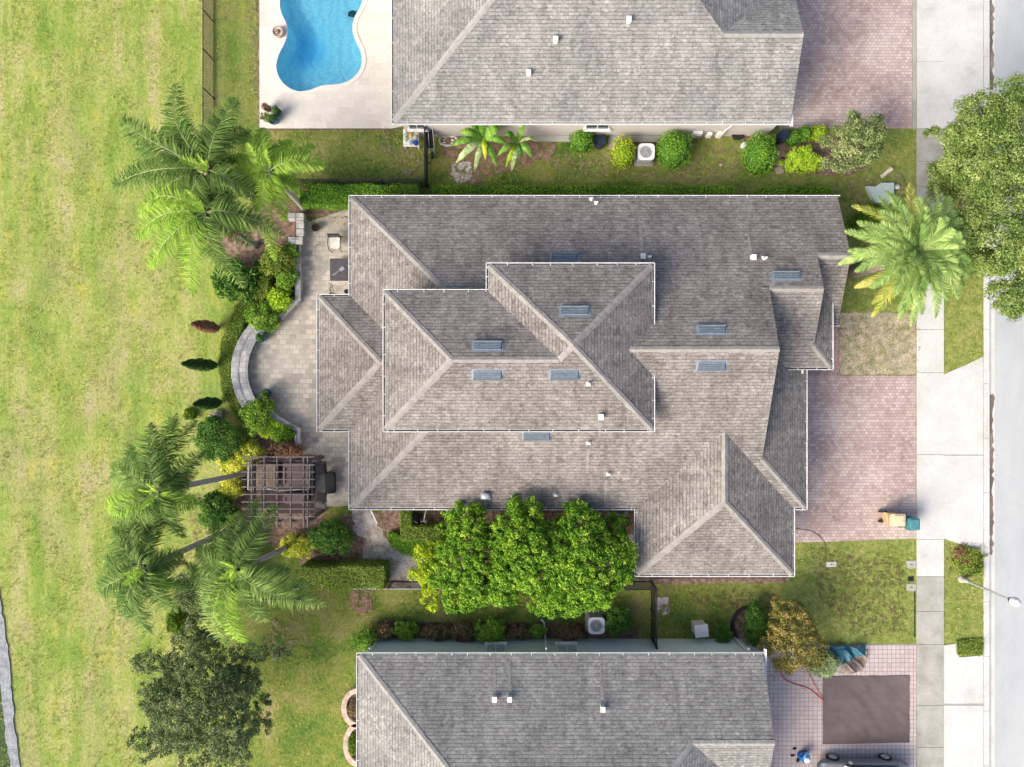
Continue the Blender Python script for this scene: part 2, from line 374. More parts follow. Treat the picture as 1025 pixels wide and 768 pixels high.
# road, kerb, far verge
mb = MB().add([(KX+.2, -400, -.05), (KX+9.4, -400, -.05), (KX+9.4, 400, -.05), (KX+.2, 400, -.05)], [(0, 1, 2, 3)])
struct('road', mb, M['road'])
mb = MB().add([(KX+9.2, -400, 0), (400, -400, 0), (400, 400, 0), (KX+9.2, 400, 0)], [(0, 1, 2, 3)]); struct('far_verge', mb, M['grass'])
mb = MB(); y = -60.0
while y < 60:
    mb.box(KX+.13, y+1.49, -.2, .30, 2.98, .235, bev=.01); y += 3.0
struct('kerb', mb, M['conc'])
mb = MB()
for a, b in ((-30, 210), (395, 556)):
    x0, y0 = W(0, a); _, y1 = W(0, b); mb.prism(rough_poly([(KX+.30, y1), (KX+.52, y1), (KX+.54, y0), (KX+.30, y0)], .2, .09, a+40), -.048, -.042)
struct('gutter_dirt', mb, M['dirtline'])
x0, x1 = W(988, 0)[0], W(993, 0)[0]
mb = MB().add([(KX+.27, -60, -.046), (KX+.62, -60, -.046), (KX+.62, 60, -.046), (KX+.27, 60, -.046)], [(0, 1, 2, 3)])
struct('gutter_pan', mb, M['conc'])
# sidewalk
sx0, sx1 = W(917.5, 0)[0], W(944.5, 0)[0]
mbA, mbB, gap = MB(), MB(), MB()
js = [-120, -60, 0, 62, 129, 162, 187, 212, 250, 290, 330, 373, 455, 540, 577, 612, 645, 706, 748, 800, 860]
for i in range(len(js)-1):
    ya, yb = W(0, js[i+1])[1], W(0, js[i])[1]
    (mbB if js[i] in (129, 162, 187, 577, 612, 645, 706, 748) else mbA).box((sx0+sx1)/2, (ya+yb)/2, -.08, sx1-sx0, yb-ya-.02, .115, bev=.012)
struct('sidewalk', mbA, M['conc']); struct('old_sidewalk', mbB, M['conc_old'])
# aprons between sidewalk and street
mb = MB()

for poly in ([(944, -60), (984, -60), (984, 148), (966, 140), (944, 128)], [(944, 375), (965, 366), (984, 357), (984, 455), (944, 455)],
             [(944, 456), (984, 456), (984, 555), (965, 546), (944, 539)], [(944, 646), (958, 644), (960, 658), (984, 656), (984, 704), (944, 704)], [(944, 706), (984, 706), (984, 830), (944, 830)]):
    mb.prism(PP(*poly), -.08, .03)
struct('driveway_apron', mb, M['conc'])
struct('apron_joint', MB().prism(PP((944.3, -60), (983.7, -60), (983.7, 130), (944.3, 126)), -.09, .012).prism(PP((944.3, 380), (983.7, 380), (983.7, 540), (944.3, 534)), -.09, .012).prism(PP((944.3, 662), (983.7, 662), (983.7, 829), (944.3, 829)), -.09, .012), M['conc_old'])
struct('sidewalk_joint', MB().box((sx0+sx1)/2, 0, -.1, sx1-sx0-.02, 70, .112), mottled('joint_dirt', [(.13, .13, .10), (.22, .21, .18)], 3))
# driveways
struct('driveway', MB().prism(PP((806, 376), (917, 376), (917, 539), (806, 543), (790, 543), (790, 376)), -.05, .02), M['drive'])
struct('entry_path', MB().prism(PP((780, 290), (840, 290), (840, 375.9), (780, 375.9)), -.05, .018), M['redpav'])
struct('neighbour_driveway', MB().prism(PP((780, -120), (913, -120), (913, 129), (780, 129)), -.05, .02), M['drive'])
struct('paver_driveway', MB().prism(PP((745, 646), (917, 645), (917, 860), (745, 860)), -.05, .02), M['drive2'])
struct('driveway_edging', MB().prism(PP((913.3, -120), (916.8, -120), (916.8, 129), (913.3, 129)), -.05, .024), M['conc_old'])
# pool deck with the pool cut out
sheet_with_holes('pool_deck', PP((260, -120), (394, -120), (415, -120), (415, 124), (393, 129), (260, 129)), [POOL], .05, M['deck'])
struct('deck_edge', MB().prism(PP((258.6, -120), (259.9, -120), (259.9, 130), (415, 130), (415, 131), (258.6, 131)), -.05, .045), M['mulch'])
# patio
arc = []
cx_, cy_ = 296, 371
for k in range(0, 25):
    a = math.radians(112+k*(260-112)/24); arc.append((cx_+52*math.cos(a), cy_-54*math.sin(a)))
patio = [(362, 205), (362, 505), (322, 508), (322, 455), (303, 455), (303, 440), (298, 430)]+arc[::-1]+[(283, 318), (299, 300), (300, 214), (310, 222)]
struct('patio', MB().prism(PP(*patio), -.05, .02), M['patio'])
BZ = [0]
def bed(name, px, mat, z=.006, amp=.12, seed=1, step=.3):
    BZ[0] += 1; z = min(.004+.0028*BZ[0], .06) if z < .02 else z
    return struct(name, MB().prism(rough_poly(PP(*px), step, amp, seed), -.05, z), mat)
bed('garden_bed', [(262, 198), (300, 205), (352, 207), (350, 224), (322, 222), (302, 216), (300, 300), (282, 318), (262, 335), (246, 330), (252, 300), (240, 270), (222, 262), (218, 240), (240, 235), (250, 215)], M['mulch'], .010, .12, 5)
bed('pergola_bed', [(262, 428), (290, 436), (302, 455), (326, 455), (326, 530), (345, 515), (395, 512), (440, 509), (640, 509), (634, 590), (440, 592), (388, 586), (300, 566), (296, 545), (262, 545), (236, 520), (232, 470), (240, 445)], M['mulch'], .008, .15, 6)
bed('sand_path', [(352, 508), (372, 510), (392, 545), (430, 555), (442, 570), (440, 588), (392, 588), (380, 566), (362, 558), (366, 540), (354, 530)], M['sand'], .014, .2, 7)
bed('house_border', [(376, 622), (560, 624), (640, 626), (640, 640), (372, 640)], M['mulchd'], .008, .12, 8)
bed('dry_patch', [(840, 313), (917, 313), (917, 375), (840, 375)], M['dead'], .012, .04, 9)
bed('tree_bed', [(450, 128), (560, 128), (550, 160), (500, 175), (470, 186), (450, 182), (452, 160), (440, 150)], M['mulchp'], .008, .15, 10)
bed('sandy_spot', [(452, 165), (472, 163), (472, 180), (458, 184), (450, 178)], M['sandp'], .013, .12, 11)
bed('shrub_border', [(742, 136), (840, 136), (870, 150), (866, 170), (830, 178), (780, 168), (750, 172)], M['mulch'], .008, .12, 12)
bed('worn_ground', [(682, 158), (700, 140), (738, 142), (742, 168), (700, 180), (672, 175)], M['deadp'], .006, .2, 13)
bed('worn_turf', [(846, 178), (872, 172), (906, 176), (912, 200), (880, 206), (850, 200)], M['deadp'], .006, .2, 15)
bed('bare_patch', [(352, 590), (372, 592), (374, 612), (362, 616), (350, 606)], M['mulchp'], .006, .1, 14)
bed('house_skirting_bed', [(636, 578), (790, 576), (790, 583), (636, 585)], M['mulch'], .008, .05, 16)
bed('small_tree_bed', [(736, 612), (752, 610), (760, 640), (745, 646), (734, 632)], M['mulch'], .008, .1, 17)
bed('palm_ring', [(185, 560), (200, 556), (206, 575), (196, 590), (188, 580)], M['deadp'], .006, .1, 18)
bed('palm_bed', [(120+75, 495), (212, 500), (210, 560), (196, 556), (190, 520)], M['deadp'], .006, .1, 19)
bed('weedy_soil', [(950, 546), (968, 546), (984, 556), (984, 574), (966, 580), (952, 570)], M['darkp'], .006, .12, 28)
bed('dug_turf_patch', [(690, 594), (735, 590), (790, 598), (812, 610), (790, 622), (750, 614), (700, 606)], M['darkp'], .006, .15, 22)
bed('dug_front_lawn', [(812, 548), (905, 560), (905, 630), (860, 638), (820, 600)], M['darkp'], .02, .15, 29)
bed('bare_lawn_patch', [(655, 600), (668, 598), (672, 612), (664, 616), (656, 612)], M['sandp'], .006, .1, 23)
bed('worn_lawn_patch', [(270, 622), (300, 620), (312, 640), (290, 652), (268, 644)], M['deadp'], .006, .2, 24)
bed('worn_deck_edge', [(245, 0), (258, 0), (258, 100), (252, 90), (248, 40)], M['deadp'], .006, .1, 25)
bed('worn_side_lawn', [(385, 128), (412, 146), (424, 165), (420, 182), (396, 176), (380, 150)], M['deadp'], .006, .15, 26)
bed('scattered_leaves', [(540, 150), (735, 170), (735, 182), (560, 178)], M['deadp'], .006, .15, 27)
# darker mulch trench outside the round seat wall
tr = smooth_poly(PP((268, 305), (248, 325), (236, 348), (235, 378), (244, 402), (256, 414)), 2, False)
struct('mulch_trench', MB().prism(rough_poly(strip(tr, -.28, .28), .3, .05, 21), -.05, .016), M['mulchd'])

# ------------------------------------------------------------------ roofs
def clip(poly, a, b, c):         # keep a*x+b*y+c >= 0
    out = []; n = len(poly)
    for i in range(n):
        p, q = poly[i], poly[(i+1) % n]; fp = a*p[0]+b*p[1]+c; fq = a*q[0]+b*q[1]+c
        if fp >= 0: out.append(p)
        if (fp > 0 and fq < 0) or (fp < 0 and fq > 0):
            t = fp/(fp-fq); out.append((p[0]+(q[0]-p[0])*t, p[1]+(q[1]-p[1])*t))
    return out
def area(p): return .5*abs(sum(p[i][0]*p[(i+1) % len(p)][1]-p[(i+1) % len(p)][0]*p[i][1] for i in range(len(p))))
PITCH = .417
class Block:
    def __init__(s, x0, x1, y0, y1, he, sides, nplane=None):
        s.r = (x0, x1, y0, y1); s.he = he; s.pl = {}; s.sides = sides
        if 'W' in sides: s.pl['W'] = (PITCH, 0, he-PITCH*x0)
        if 'E' in sides: s.pl['E'] = (-PITCH, 0, he+PITCH*x1)
        if 'S' in sides: s.pl['S'] = (0, PITCH, he-PITCH*y0)
        if 'N' in sides: s.pl['N'] = nplane or (0, -PITCH, he+PITCH*y1)
    def h(s, x, y): return min(a*x+b*y+c for a, b, c in s.pl.values())
    def inside(s, x, y, e=1e-4): return s.r[0]-e <= x <= s.r[1]+e and s.r[2]-e <= y <= s.r[3]+e
def roof_h(blocks, x, y): return max([b.h(x, y) for b in blocks if b.inside(x, y)] or [0])
def make_roof(blocks, mat, capmat, root):
    mb = MB(); ridges = []
    for bi, B in enumerate(blocks):
        x0, x1, y0, y1 = B.r
        for k, (a, b, c) in B.pl.items():
            P = [(x0, y0), (x1, y0), (x1, y1), (x0, y1)]
            for k2, (a2, b2, c2) in B.pl.items():
                if k2 != k and P: P = clip(P, a2-a, b2-b, c2-c)
            if len(P) < 3: continue
            pieces = [P]
            for qi, Q in enumerate(blocks):
                if qi == bi: continue
                eps = 1e-5 if qi < bi else -1e-5
                q0, q1, r0, r1 = Q.r
                hp = [(1, 0, -q0), (-1, 0, q1), (0, 1, -r0), (0, -1, r1)]+[(a2-a, b2-b, c2-c+eps) for a2, b2, c2 in Q.pl.values()]
                new = []
                for pc in pieces:
                    cur = pc
                    for (ha, hb, hc) in hp:
                        out = clip(cur, -ha, -hb, -hc)
                        if len(out) > 2 and area(out) > 1e-3: new.append(out)
                        cur = clip(cur, ha, hb, hc)
                        if len(cur) < 3 or area(cur) < 1e-3: break
                pieces = new
            for pc in pieces:
                n = len(pc); mb.add([(x, y, a*x+b*y+c) for x, y in pc], [tuple(range(n))])
                for i in range(n):
                    p, q = pc[i], pc[(i+1) % n]
                    if math.dist(p, q) < .05: continue
                    onb = any(abs(p[ax]-v) < 1e-4 and abs(q[ax]-v) < 1e-4 for ax, v in ((0, x0), (0, x1), (1, y0), (1, y1)))
                    hp_, hq = a*p[0]+b*p[1]+c, a*q[0]+b*q[1]+c
                    if onb: mb.add([(*p, hp_), (*q, hq), (*q, hq-.16), (*p, hp_-.16)], [(3, 2, 1, 0)])
                    else:
                        for k2, (a2, b2, c2) in B.pl.items():
                            if k2 != k and abs(a2*p[0]+b2*p[1]+c2-hp_) < 1e-4 and abs(a2*q[0]+b2*q[1]+c2-hq) < 1e-4: ridges.append((p, q, bi))
    roof = mb.build('roof', mat, root)
    ridges.sort(key=lambda r: -math.dist(r[0], r[1])); kept = []
    def on(p, s):
        a, b = s[0], s[1]; L = math.dist(a, b); t = ((p[0]-a[0])*(b[0]-a[0])+(p[1]-a[1])*(b[1]-a[1]))/L
        d = abs((p[0]-a[0])*(b[1]-a[1])-(p[1]-a[1])*(b[0]-a[0]))/L
        return d < .01 and -.01 < t < L+.01
    for r in ridges:
        if not any(on(r[0], s) and on(r[1], s) for s in kept): kept.append(r)
    rr = random.Random(3)
    def crest(p, q, B):
        L = math.dist(p, q); nx, ny = -(q[1]-p[1])/L, (q[0]-p[0])/L; mx_, my_ = (p[0]+q[0])/2, (p[1]+q[1])/2
        return all(roof_h(blocks, mx_+nx*o, my_+ny*o)-B.h(mx_+nx*o, my_+ny*o) < .005 for o in (-.12, .12))
    for p, q, bi in kept:
        if not crest(p, q, blocks[bi]): continue
        mb = MB()
        B = blocks[bi]; L = math.dist(p, q); dx, dy = (q[0]-p[0])/L, (q[1]-p[1])/L; nx, ny = -dy, dx
        k = max(1, int(L/.3))
        for j in range(k):
            t0, t1 = L*j/k, L*(j+1)/k; wd = .15+rr.uniform(-.015, .02); V = []
            for t, lift in ((t0, .026), (t1+.01, .014)):
                for off in (-wd, 0, wd):
                    x, y = p[0]+dx*t+nx*off, p[1]+dy*t+ny*off
                    V.append((x, y, B.h(x, y)+lift))
            mb.add(V, [(0, 3, 4, 1), (1, 4, 5, 2)])
        mb.build('ridge_cap', capmat, roof)
    # soffits and gable ends
    sf = MB()
    for bi, B in enumerate(blocks):
        x0, x1, y0, y1 = B.r; z = B.he-.15-.003*bi
        sf.add([(x0+.02, y0+.02, z), (x1-.02, y0+.02, z), (x1-.02, y1-.02, z), (x0+.02, y1-.02, z)], [(3, 2, 1, 0)])
    sf.build('soffit', M['offwhite'], roof)
    return roof
def make_walls(blocks, mat, root, inset=.4, skip=()):
    mb = MB()
    for bi, B in enumerate(blocks):
        if bi in skip: continue
        x0, x1, y0, y1 = B.r; i = inset+.004*bi; z1 = B.he-.12
        yt = getattr(B, 'wy1', y1-i); mb.box((x0+x1)/2, (y0+i+yt)/2, -.05, x1-x0-2*i, yt-y0-i, z1+.05)
        for side, X in (('E', x1-.25), ('W', x0+.25)):
            if side not in B.sides and 'N' in B.pl:
                ya, yb = y0+.3, y1-.3; ym = (B.pl['N'][2]-B.pl['S'][2])/(B.pl['S'][1]-B.pl['N'][1])
                prof = [(X, ya, z1-.1), (X, yb, z1-.1), (X, yb, B.h(X, yb)-.03), (X, ym, B.h(X, ym)-.03), (X, ya, B.h(X, ya)-.03)]
                V = prof+[(X-.06, y, z) for _, y, z in prof]
                mb.add(V, [(0, 1, 2, 3, 4), (9, 8, 7, 6, 5)]+[(i2, 5+i2, 5+(i2+1) % 5, (i2+1) % 5) for i2 in range(5)])
    return mb.build('wall', mat, root)
def gutter(a, b, z, root, side, hang=1.05, seed=0):
    """open gutter from a to b (plan), outer side given by unit vector; z = eave height"""
    L = math.dist(a, b); dx, dy = (b[0]-a[0])/L, (b[1]-a[1])/L; sx, sy = side; mb = MB(); wd = .125
    def sect(o0, o1, z0, z1, ex=0):
        V = []
        for t in (-ex, L+ex):
            for o, zz in ((o0, z0), (o1, z0), (o1, z1), (o0, z1)):
                V.append((a[0]+dx*t+sx*o, a[1]+dy*t+sy*o, zz))
        mb.add(V, [(0, 1, 2, 3), (7, 6, 5, 4), (0, 4, 5, 1), (1, 5, 6, 2), (2, 6, 7, 3), (3, 7, 4, 0)])
    sect(.003, .018, z-.14, z-.012); sect(wd-.032, wd+.005, z-.14, z-.012, .12); sect(.019, wd-.033, z-.14, z-.125)
    rr = random.Random(seed+int(L*100)); t = rr.uniform(.3, 1)
    while t < L-.1:
        x, y = a[0]+dx*t, a[1]+dy*t; c = .5*wd; ang = math.atan2(sy, sx)
        mb.box(x+sx*(c-.06), y+sy*(c-.06), z-.008, wd+.15, .035, .012, ang); t += hang*rr.uniform(.75, 1.25)
    mb.cur = 1; sect(.02, wd-.034, z-.124, z-.09)
    mb.cur = 0
    return mb.build('gutter', [M['white'], M['gdark']], root)
def slope_frame(blocks, x, y, e=.02):
    gx = (roof_h(blocks, x+e, y)-roof_h(blocks, x-e, y))/(2*e); gy = (roof_h(blocks, x, y+e)-roof_h(blocks, x, y-e))/(2*e)
    return gx, gy
def find_on_roof(blocks, px, py):
    z = 4.0
    for _ in range(25):
        x, y = W(px, py, z); z = .5*z+.5*roof_h(blocks, x, y)
    x, y = W(px, py, z); return x, y, z
def slant_vent(blocks, px, py, root, wd=1.30, dp=.36):
    x, y, z = find_on_roof(blocks, px, py); gx, gy = slope_frame(blocks, x, y); g = math.hypot(gx, gy)
    ux, uy = gx/g, gy/g; ax, ay = -uy, ux
    P = lambda a, d, hh: (x+ax*a+ux*d, y+ay*a+uy*d, z+g*d+hh)
    f, mb = MB(), MB()
    hw, hd = wd/2, dp/2
    f.add([P(-hw-.07, -hd-.03, .012), P(hw+.07, -hd-.03, .012), P(hw+.07, hd+.1, .012), P(-hw-.07, hd+.1, .012)], [(0, 1, 2, 3)] if ax*uy-ay*ux > 0 else [(3, 2, 1, 0)])
    fl = f.build('flashing', M['ventl'], root)
    V = [P(-hw, -hd, .013), P(hw, -hd, .013), P(hw, hd, .013), P(-hw, hd, .013), P(-hw+.02, -hd, .12), P(hw-.02, -hd, .12), P(hw-.05, hd-.02, .05), P(-hw+.05, hd-.02, .05)]
    mb.add(V, [(0, 1, 2, 3), (4, 5, 6, 7), (0, 1, 5, 4), (1, 2, 6, 5), (2, 3, 7, 6), (3, 0, 4, 7)])
    o = mb.build('slant_vent', M['ventm'], root)
    lip = MB(); a, b = P(-hw, -hd-.02, .125), P(hw, -hd-.02, .125); lip.tube([a, b], .022, 5); lip.tube([P(-hw+.04, hd, .05), P(hw-.04, hd, .05)], .018, 5)
    for t in range(3): lip.tube([P(-hw+.1, -hd+.14+t*.1, .098-.018*t), P(hw-.1, -hd+.14+t*.1, .098-.018*t)], .010, 4)
    lip.build('lip', M['ventl'], o); fl.parent = o
    return o
def pipe_vent(blocks, px, py, root, kind=0):
    x, y, z = find_on_roof(blocks, px, py); mb = MB()
    if kind == 0:   # lead boot with pipe
        mb.box(x, y, z-.1, .24, .26, .115, 0, .9); mb.lathe(x, y, [(.09, z), (.055, z+.12), (.05, z+.36), (.04, z+.37)], 10)
    elif kind == 1:  # square hood
        mb.box(x, y, z-.1, .20, .22, .30, 0, .92); mb.box(x, y-.02, z+.202, .24, .28, .04)
    else:           # turtle hood
        mb.box(x, y, z-.08, .5, .42, .13, 0, .95); mb.lathe(x, y, [(.2, z), (.21, z+.25), (.16, z+.31), (.05, z+.33)], 14, 1.1, .85)
    return mb.build('roof_vent', M['white'] if kind < 2 else M['metal'], root)
def stain(blocks, px, py, L, root, seed=0, wd=.2, toward=None):
    """pale run-off streak washed down the shingles below a metal vent"""
    x, y, z = find_on_roof(blocks, px, py); gx, gy = slope_frame(blocks, x, y); g = math.hypot(gx, gy); ux, uy = -gx/g, -gy/g
    ax, ay = -uy, ux; r = random.Random(seed); n = 14; V = []; Fs = []; flip = ux*ay-uy*ax > 0
    for i in range(n+1):
        t = i/n*L; k = wd*(1-.75*i/n)*r.uniform(.7, 1.2)
        for s_ in (-k/2, k/2):
            xx, yy = x+ux*(t+.15)+ax*s_, y+uy*(t+.15)+ay*s_; V.append((xx, yy, z-g*(t+.15)+.012))
        if i: Fs.append((2*i-2, 2*i, 2*i+1, 2*i-1) if flip else (2*i-1, 2*i+1, 2*i, 2*i-2))
    return MB().add(V, Fs).build('run_off_streak', M['streak'], root)
M['streak'] = mottled('washed_shingles', [(.17, .162, .15), (.235, .222, .206), (.30, .285, .266)], 6, 22, .25)
def window(x, y, z, wd, hh, root, ny, frame='white', pane='glass'):
    mb = MB(); mb.box(x, y+ny*.03, z, wd, .06, hh); f = mb.build('window', M[frame], root)
    g = MB()
    for s_ in (-1, 1): g.box(x+s_*wd*.235, y+ny*.062, z+.06, wd*.42, .012, hh-.12)
    g.build('pane', M[pane], f)
    MB().box(x, y+ny*.09, z-.09, wd+.16, .18, .08).build('sill', M['white'], f)
    return f

# --- main house
house = thing('house', 'large central house with brown-grey hipped shingle roof and raised second storey', 'house', (2, 1, 0))
A = Block(-8.20, 12.34, -6.32, 9.47, 2.8, 'WSN')
Bb = Block(9.0, 14.93, -6.32, 1.585, 2.8, 'SE')
Cc = Block(6.37, 14.29, -9.72, -1.0, 2.8, 'WES')
NP = A.pl['N']
D = Block(11.0, 14.96, .81, 8.2, 3.3, 'SN', NP)
E = Block(12.0, 16.02, .81, 4.6, 3.3, 'SE')
G3 = Block(12.0, 16.60, 3.05, 9.47, 2.8, 'SN', NP)
L_ = Block(-9.83, -4.0, -2.34, 4.43, 2.8, 'WSN')
H1 = Block(-5.93, 2.115, -2.15, 4.29, 5.6, 'WSN')
H2 = Block(-1.10, 6.57, -2.15, 5.54, 5.6, 'WSNE')
D.wy1 = 7.0
low = [A, Bb, Cc, D, E, G3, L_]; HB = low+[H1, H2]
roof = make_roof(HB, M['roof'], M['cap'], house)
make_walls(HB, M['tanw'], house)
def G(root, px, z, side, **k):
    a = W(*px[0], z); b = W(*px[1], z); return gutter(a, b, z, root, side, **k)
def gw(root, a, b, z, side): return gutter(a, b, z, root, side)
gw(house, (A.r[0], A.r[3]), (16.60, A.r[3]), 2.8, (0, 1))
gw(house, (A.r[0], 4.45), (A.r[0], 9.47), 2.8, (-1, 0)); gw(house, (A.r[0], -6.32), (A.r[0], -2.4), 2.8, (-1, 0))
gw(house, (-9.83, -2.34), (-9.83, 4.43), 2.8, (-1, 0)); gw(house, (-9.7, 4.43), (-8.37, 4.43), 2.8, (0, 1)); gw(house, (-9.7, -2.34), (-8.37, -2.34), 2.8, (0, -1))
gw(house, (A.r[0], -6.32), (6.24, -6.32), 2.8, (0, -1))
gw(house, (6.37, -9.72), (6.37, -6.45), 2.8, (-1, 0)); gw(house, (6.37, -9.72), (14.29, -9.72), 2.8, (0, -1)); gw(house, (14.29, -9.72), (14.29, -6.42), 2.8, (1, 0))
gw(house, (14.33, -6.32), (14.93, -6.32), 2.8, (0, -1)); gw(house, (14.93, -6.32), (14.93, .6), 2.8, (1, 0))
gw(house, (14.0, .81), (16.02, .81), 3.3, (0, -1)); gw(house, (16.02, .81), (16.02, 3.95), 3.3, (1, 0)); gw(house, (16.1, 3.05), (16.6, 3.05), 2.8, (0, -1))
gw(house, (-5.93, -2.15), (-5.93, 4.29), 5.6, (-1, 0)); gw(house, (-5.93, 4.29), (-1.12, 4.29), 5.6, (0, 1)); gw(house, (-1.10, 4.34), (-1.10, 5.54), 5.6, (-1, 0))
gw(house, (-1.10, 5.54), (6.57, 5.54), 5.6, (0, 1)); gw(house, (6.57, 2.9), (6.57, 5.54), 5.6, (1, 0)); gw(house, (6.57, -2.15), (6.57, .42), 5.6, (1, 0)); gw(house, (-5.93, -2.15), (6.57, -2.15), 5.6, (0, -1))
for p in ((565, 257), (575, 311), (488, 346), (488, 376), (565, 376), (537, 437), (787, 276), (712, 330), (712, 367)): slant_vent(HB, *p, house)
for px, py, k in ((597, 204, 0), (592, 200, 0), (643, 257, 1), (650, 258, 0), (753, 258, 1), (765, 259, 0), (589, 443, 0), (609, 474, 0), (601, 417, 1), (486, 496, 2), (556, 495, 0), (589, 384, 0)):
    pipe_vent(HB, px, py, house, k)
for px, py, L, s_ in ((643, 254, 1.9, 2), (752, 254, 1.2, 4), (589, 447, 1.2, 6), (607, 478, 1.4, 7), (557, 498, .9, 8), (486, 500, .6, 9), (601, 420, .7, 10)):
    stain(HB, px, py, L, house, s_)
for x, z, y, ny in ((-7.0, 1, 9.17, 1), (0, 1, 9.17, 1), (5, 1, 9.17, 1), (-4.5, 1, -6.0, -1), (1.5, 1, -6.0, -1)): window(x, y, z, 1.3, 1.3, house, ny)
dm = MB(); dm.box(14.555, -2.9, 0, .06, 4.9, 2.25)
for k in range(1, 4): dm.box(14.59, -2.9, k*.55, .02, 4.9, .03)
dm.build('garage_door', M['white'], house)
MB().box(15.64, 2.6, 0, .05, 1.1, 2.15).build('front_door', M['brown'], house)
# downspouts seen from above
mb = MB(); mb.tube([W3(370, 509, 2.7), (W(372, 512, 2.3)[0], W(372, 512, 2.3)[1], 2.3), W3(377, 522, .5), W3(377.5, 524, .1)], .05, 6); mb.build('downspout', M['white'], house)
mb = MB(); mb.box(14.62, .62, 0, .4, .25, 2.9); mb.build('downspout_box', M['offwhite'], house)

# --- northern neighbour
hn = thing('house', 'pale grey-roofed house beside the swimming pool with beige stucco side wall', 'house', (4, 20, 0))
T1 = Block(-6.02, 14.0, 13.34, 29.0, 2.8, 'WSNE'); T2 = Block(8.0, 14.2, 13.34, 20.7, 2.8, 'SN')
TB = [T1, T2]; make_roof(TB, M['roof_n'], M['cap_n'], hn); make_walls(TB, M['beige'], hn, .26)
gw(hn, (-6.02, 13.34), (14.2, 13.34), 2.8, (0, -1)); gw(hn, (-6.02, 13.34), (-6.02, 29), 2.8, (-1, 0))
mb = MB(); mb.box(14.27, 13.72, 2.66, .11, 1.15, .13); mb.build('rake_board', M['white'], hn)
for p in ((556, 41), (529, 74), (629, 21)): pipe_vent(TB, *p, hn, 1)
for px in (417, 598): window(W(px, 130, 1.6)[0], 13.6, 1.25, 1.3 if px > 500 else .9, 1.1, hn, -1)
mb = MB(); mb.tube([(12.0, 13.25, 2.65), (11.6, 13.5, 2.4), (11.4, 13.52, 1.2), (11.4, 13.5, .2)], .045, 6); mb.build('downspout', M['white'], hn)
MB().box(10.0, 13.5, .2, .5, .16, .7).build('meter_box', M['offwhite'], hn)
for k, (px, py) in enumerate(((700, 133), (710, 131), (720, 130))):
    mb = MB(); x, y = W(px, py, .6); mb.box(x, 13.48, .3, .28, .2, .35+.1*k, 0, .9, .02); mb.build('meter', M['offwhite'] if k else M['metal'], hn)
mb = MB(); x0 = W(532, 0)[0]; mb.box((x0+W(612, 0)[0])/2-1, 13.44, 0, 2.2, .3, .12); mb.box(W(650, 0)[0], 13.42, 0, 4.4, .34, .10); mb.build('foundation_ledge', M['conc_old'], hn)

# --- southern neighbour
hs = thing('house', 'grey-roofed house next to the rose paver driveway with pale teal side wall', 'house', (4, -20, 0))
S1 = Block(-7.80, 12.45, -30.0, -13.84, 2.8, 'WSNE'); S2 = Block(6.0, 12.8, -21.2, -13.84, 2.8, 'SN')
SB = [S1, S2]; make_roof(SB, M['roof_n'], M['cap_n'], hs); make_walls(SB, M['teal'], hs, .20)
gw(hs, (-7.8, -13.84), (12.8, -13.84), 2.8, (0, 1)); gw(hs, (-7.8, -30), (-7.8, -13.84), 2.8, (-1, 0))
mb = MB(); mb.box(12.93, -14.3, 2.64, .12, 1.5, .13); mb.build('rake_board', M['white'], hs)
for p in ((495, 698), (510, 698), (603, 708)): pipe_vent(SB, *p, hs, 1); stain(SB, p[0], p[1]-4, 1.45 if p[0] < 600 else 1.9, hs, p[0], .2)
for px in (496, 568): window(W(px, 645, 1.8)[0], -14.03, 1.0, 1.05, 1.25, hs, 1, 'white', 'glass_painted_reflection')
mb = MB(); x, y = W(546, 628, 0)
mb.tube([(1.75, -13.5, 2.65), (1.8, -13.9, 2.4), (1.82, -13.93, .3), (1.8, -13.5, .12), (1.75, -13.1, .1), (1.6, -12.95, .08)], .05, 6); mb.build('downspout', M['white'], hs)
mb = MB(); mb.tube([(-7.3, -13.5, 2.66), (-7.3, -13.86, 2.4), (-7.36, -14.0, .2), (-7.4, -13.8, .1)], .045, 6); mb.build('downspout', M['white'], hs)
mb = MB(); mb.tube([(12.1, -13.55, 2.66), (12.2, -13.86, 2.4), (12.2, -13.9, .2)], .045, 6); mb.build('downspout', M['white'], hs)

# ------------------------------------------------------------------ foliage
def unit(v): return v/np.maximum(np.linalg.norm(v, axis=-1, keepdims=True), 1e-9)
def leaf_quads(P, N, L, wd, g, jitter=.5, droop=0.0):
    n = len(P); N = unit(N+g.normal(0, jitter, (n, 3))); R = g.normal(0, 1, (n, 3)); D = unit(np.cross(N, R)); S = np.cross(N, D)
    L = L*g.uniform(.6, 1.25, (n, 1)); wv = wd*g.uniform(.7, 1.2, (n, 1)); k = .12*L
    return np.stack([P-D*L/2, P+S*wv/2+N*k, P+D*L/2, P-S*wv/2+N*k], 1)
def clumps(c, R, n, g, shell=(.5, 1.0), up=.2, squash=1.0):
    a = g.uniform(0, 2*np.pi, n); lob = 1+.13*np.sin(3*a+g.uniform(0, 6))+.10*np.sin(5*a+g.uniform(0, 6))+.06*np.sin(9*a+g.uniform(0, 6))
    r = np.sqrt(g.random(n))*shell[1]; top = np.sqrt(np.clip(1-(r/1.12)**2, 0, 1)); z = top*g.uniform(-.55, 1.0, n)
    big = g.random(n) < .55; z = np.where(big, top*g.uniform(.75, 1.0, n), z)
    P = np.array(c)+np.stack([r*lob*np.cos(a)*R[0], r*lob*np.sin(a)*R[1], z*R[2]], 1)
    d = unit(np.stack([r*np.cos(a), r*np.sin(a), z+.2], 1)+1e-6)
    return P, d
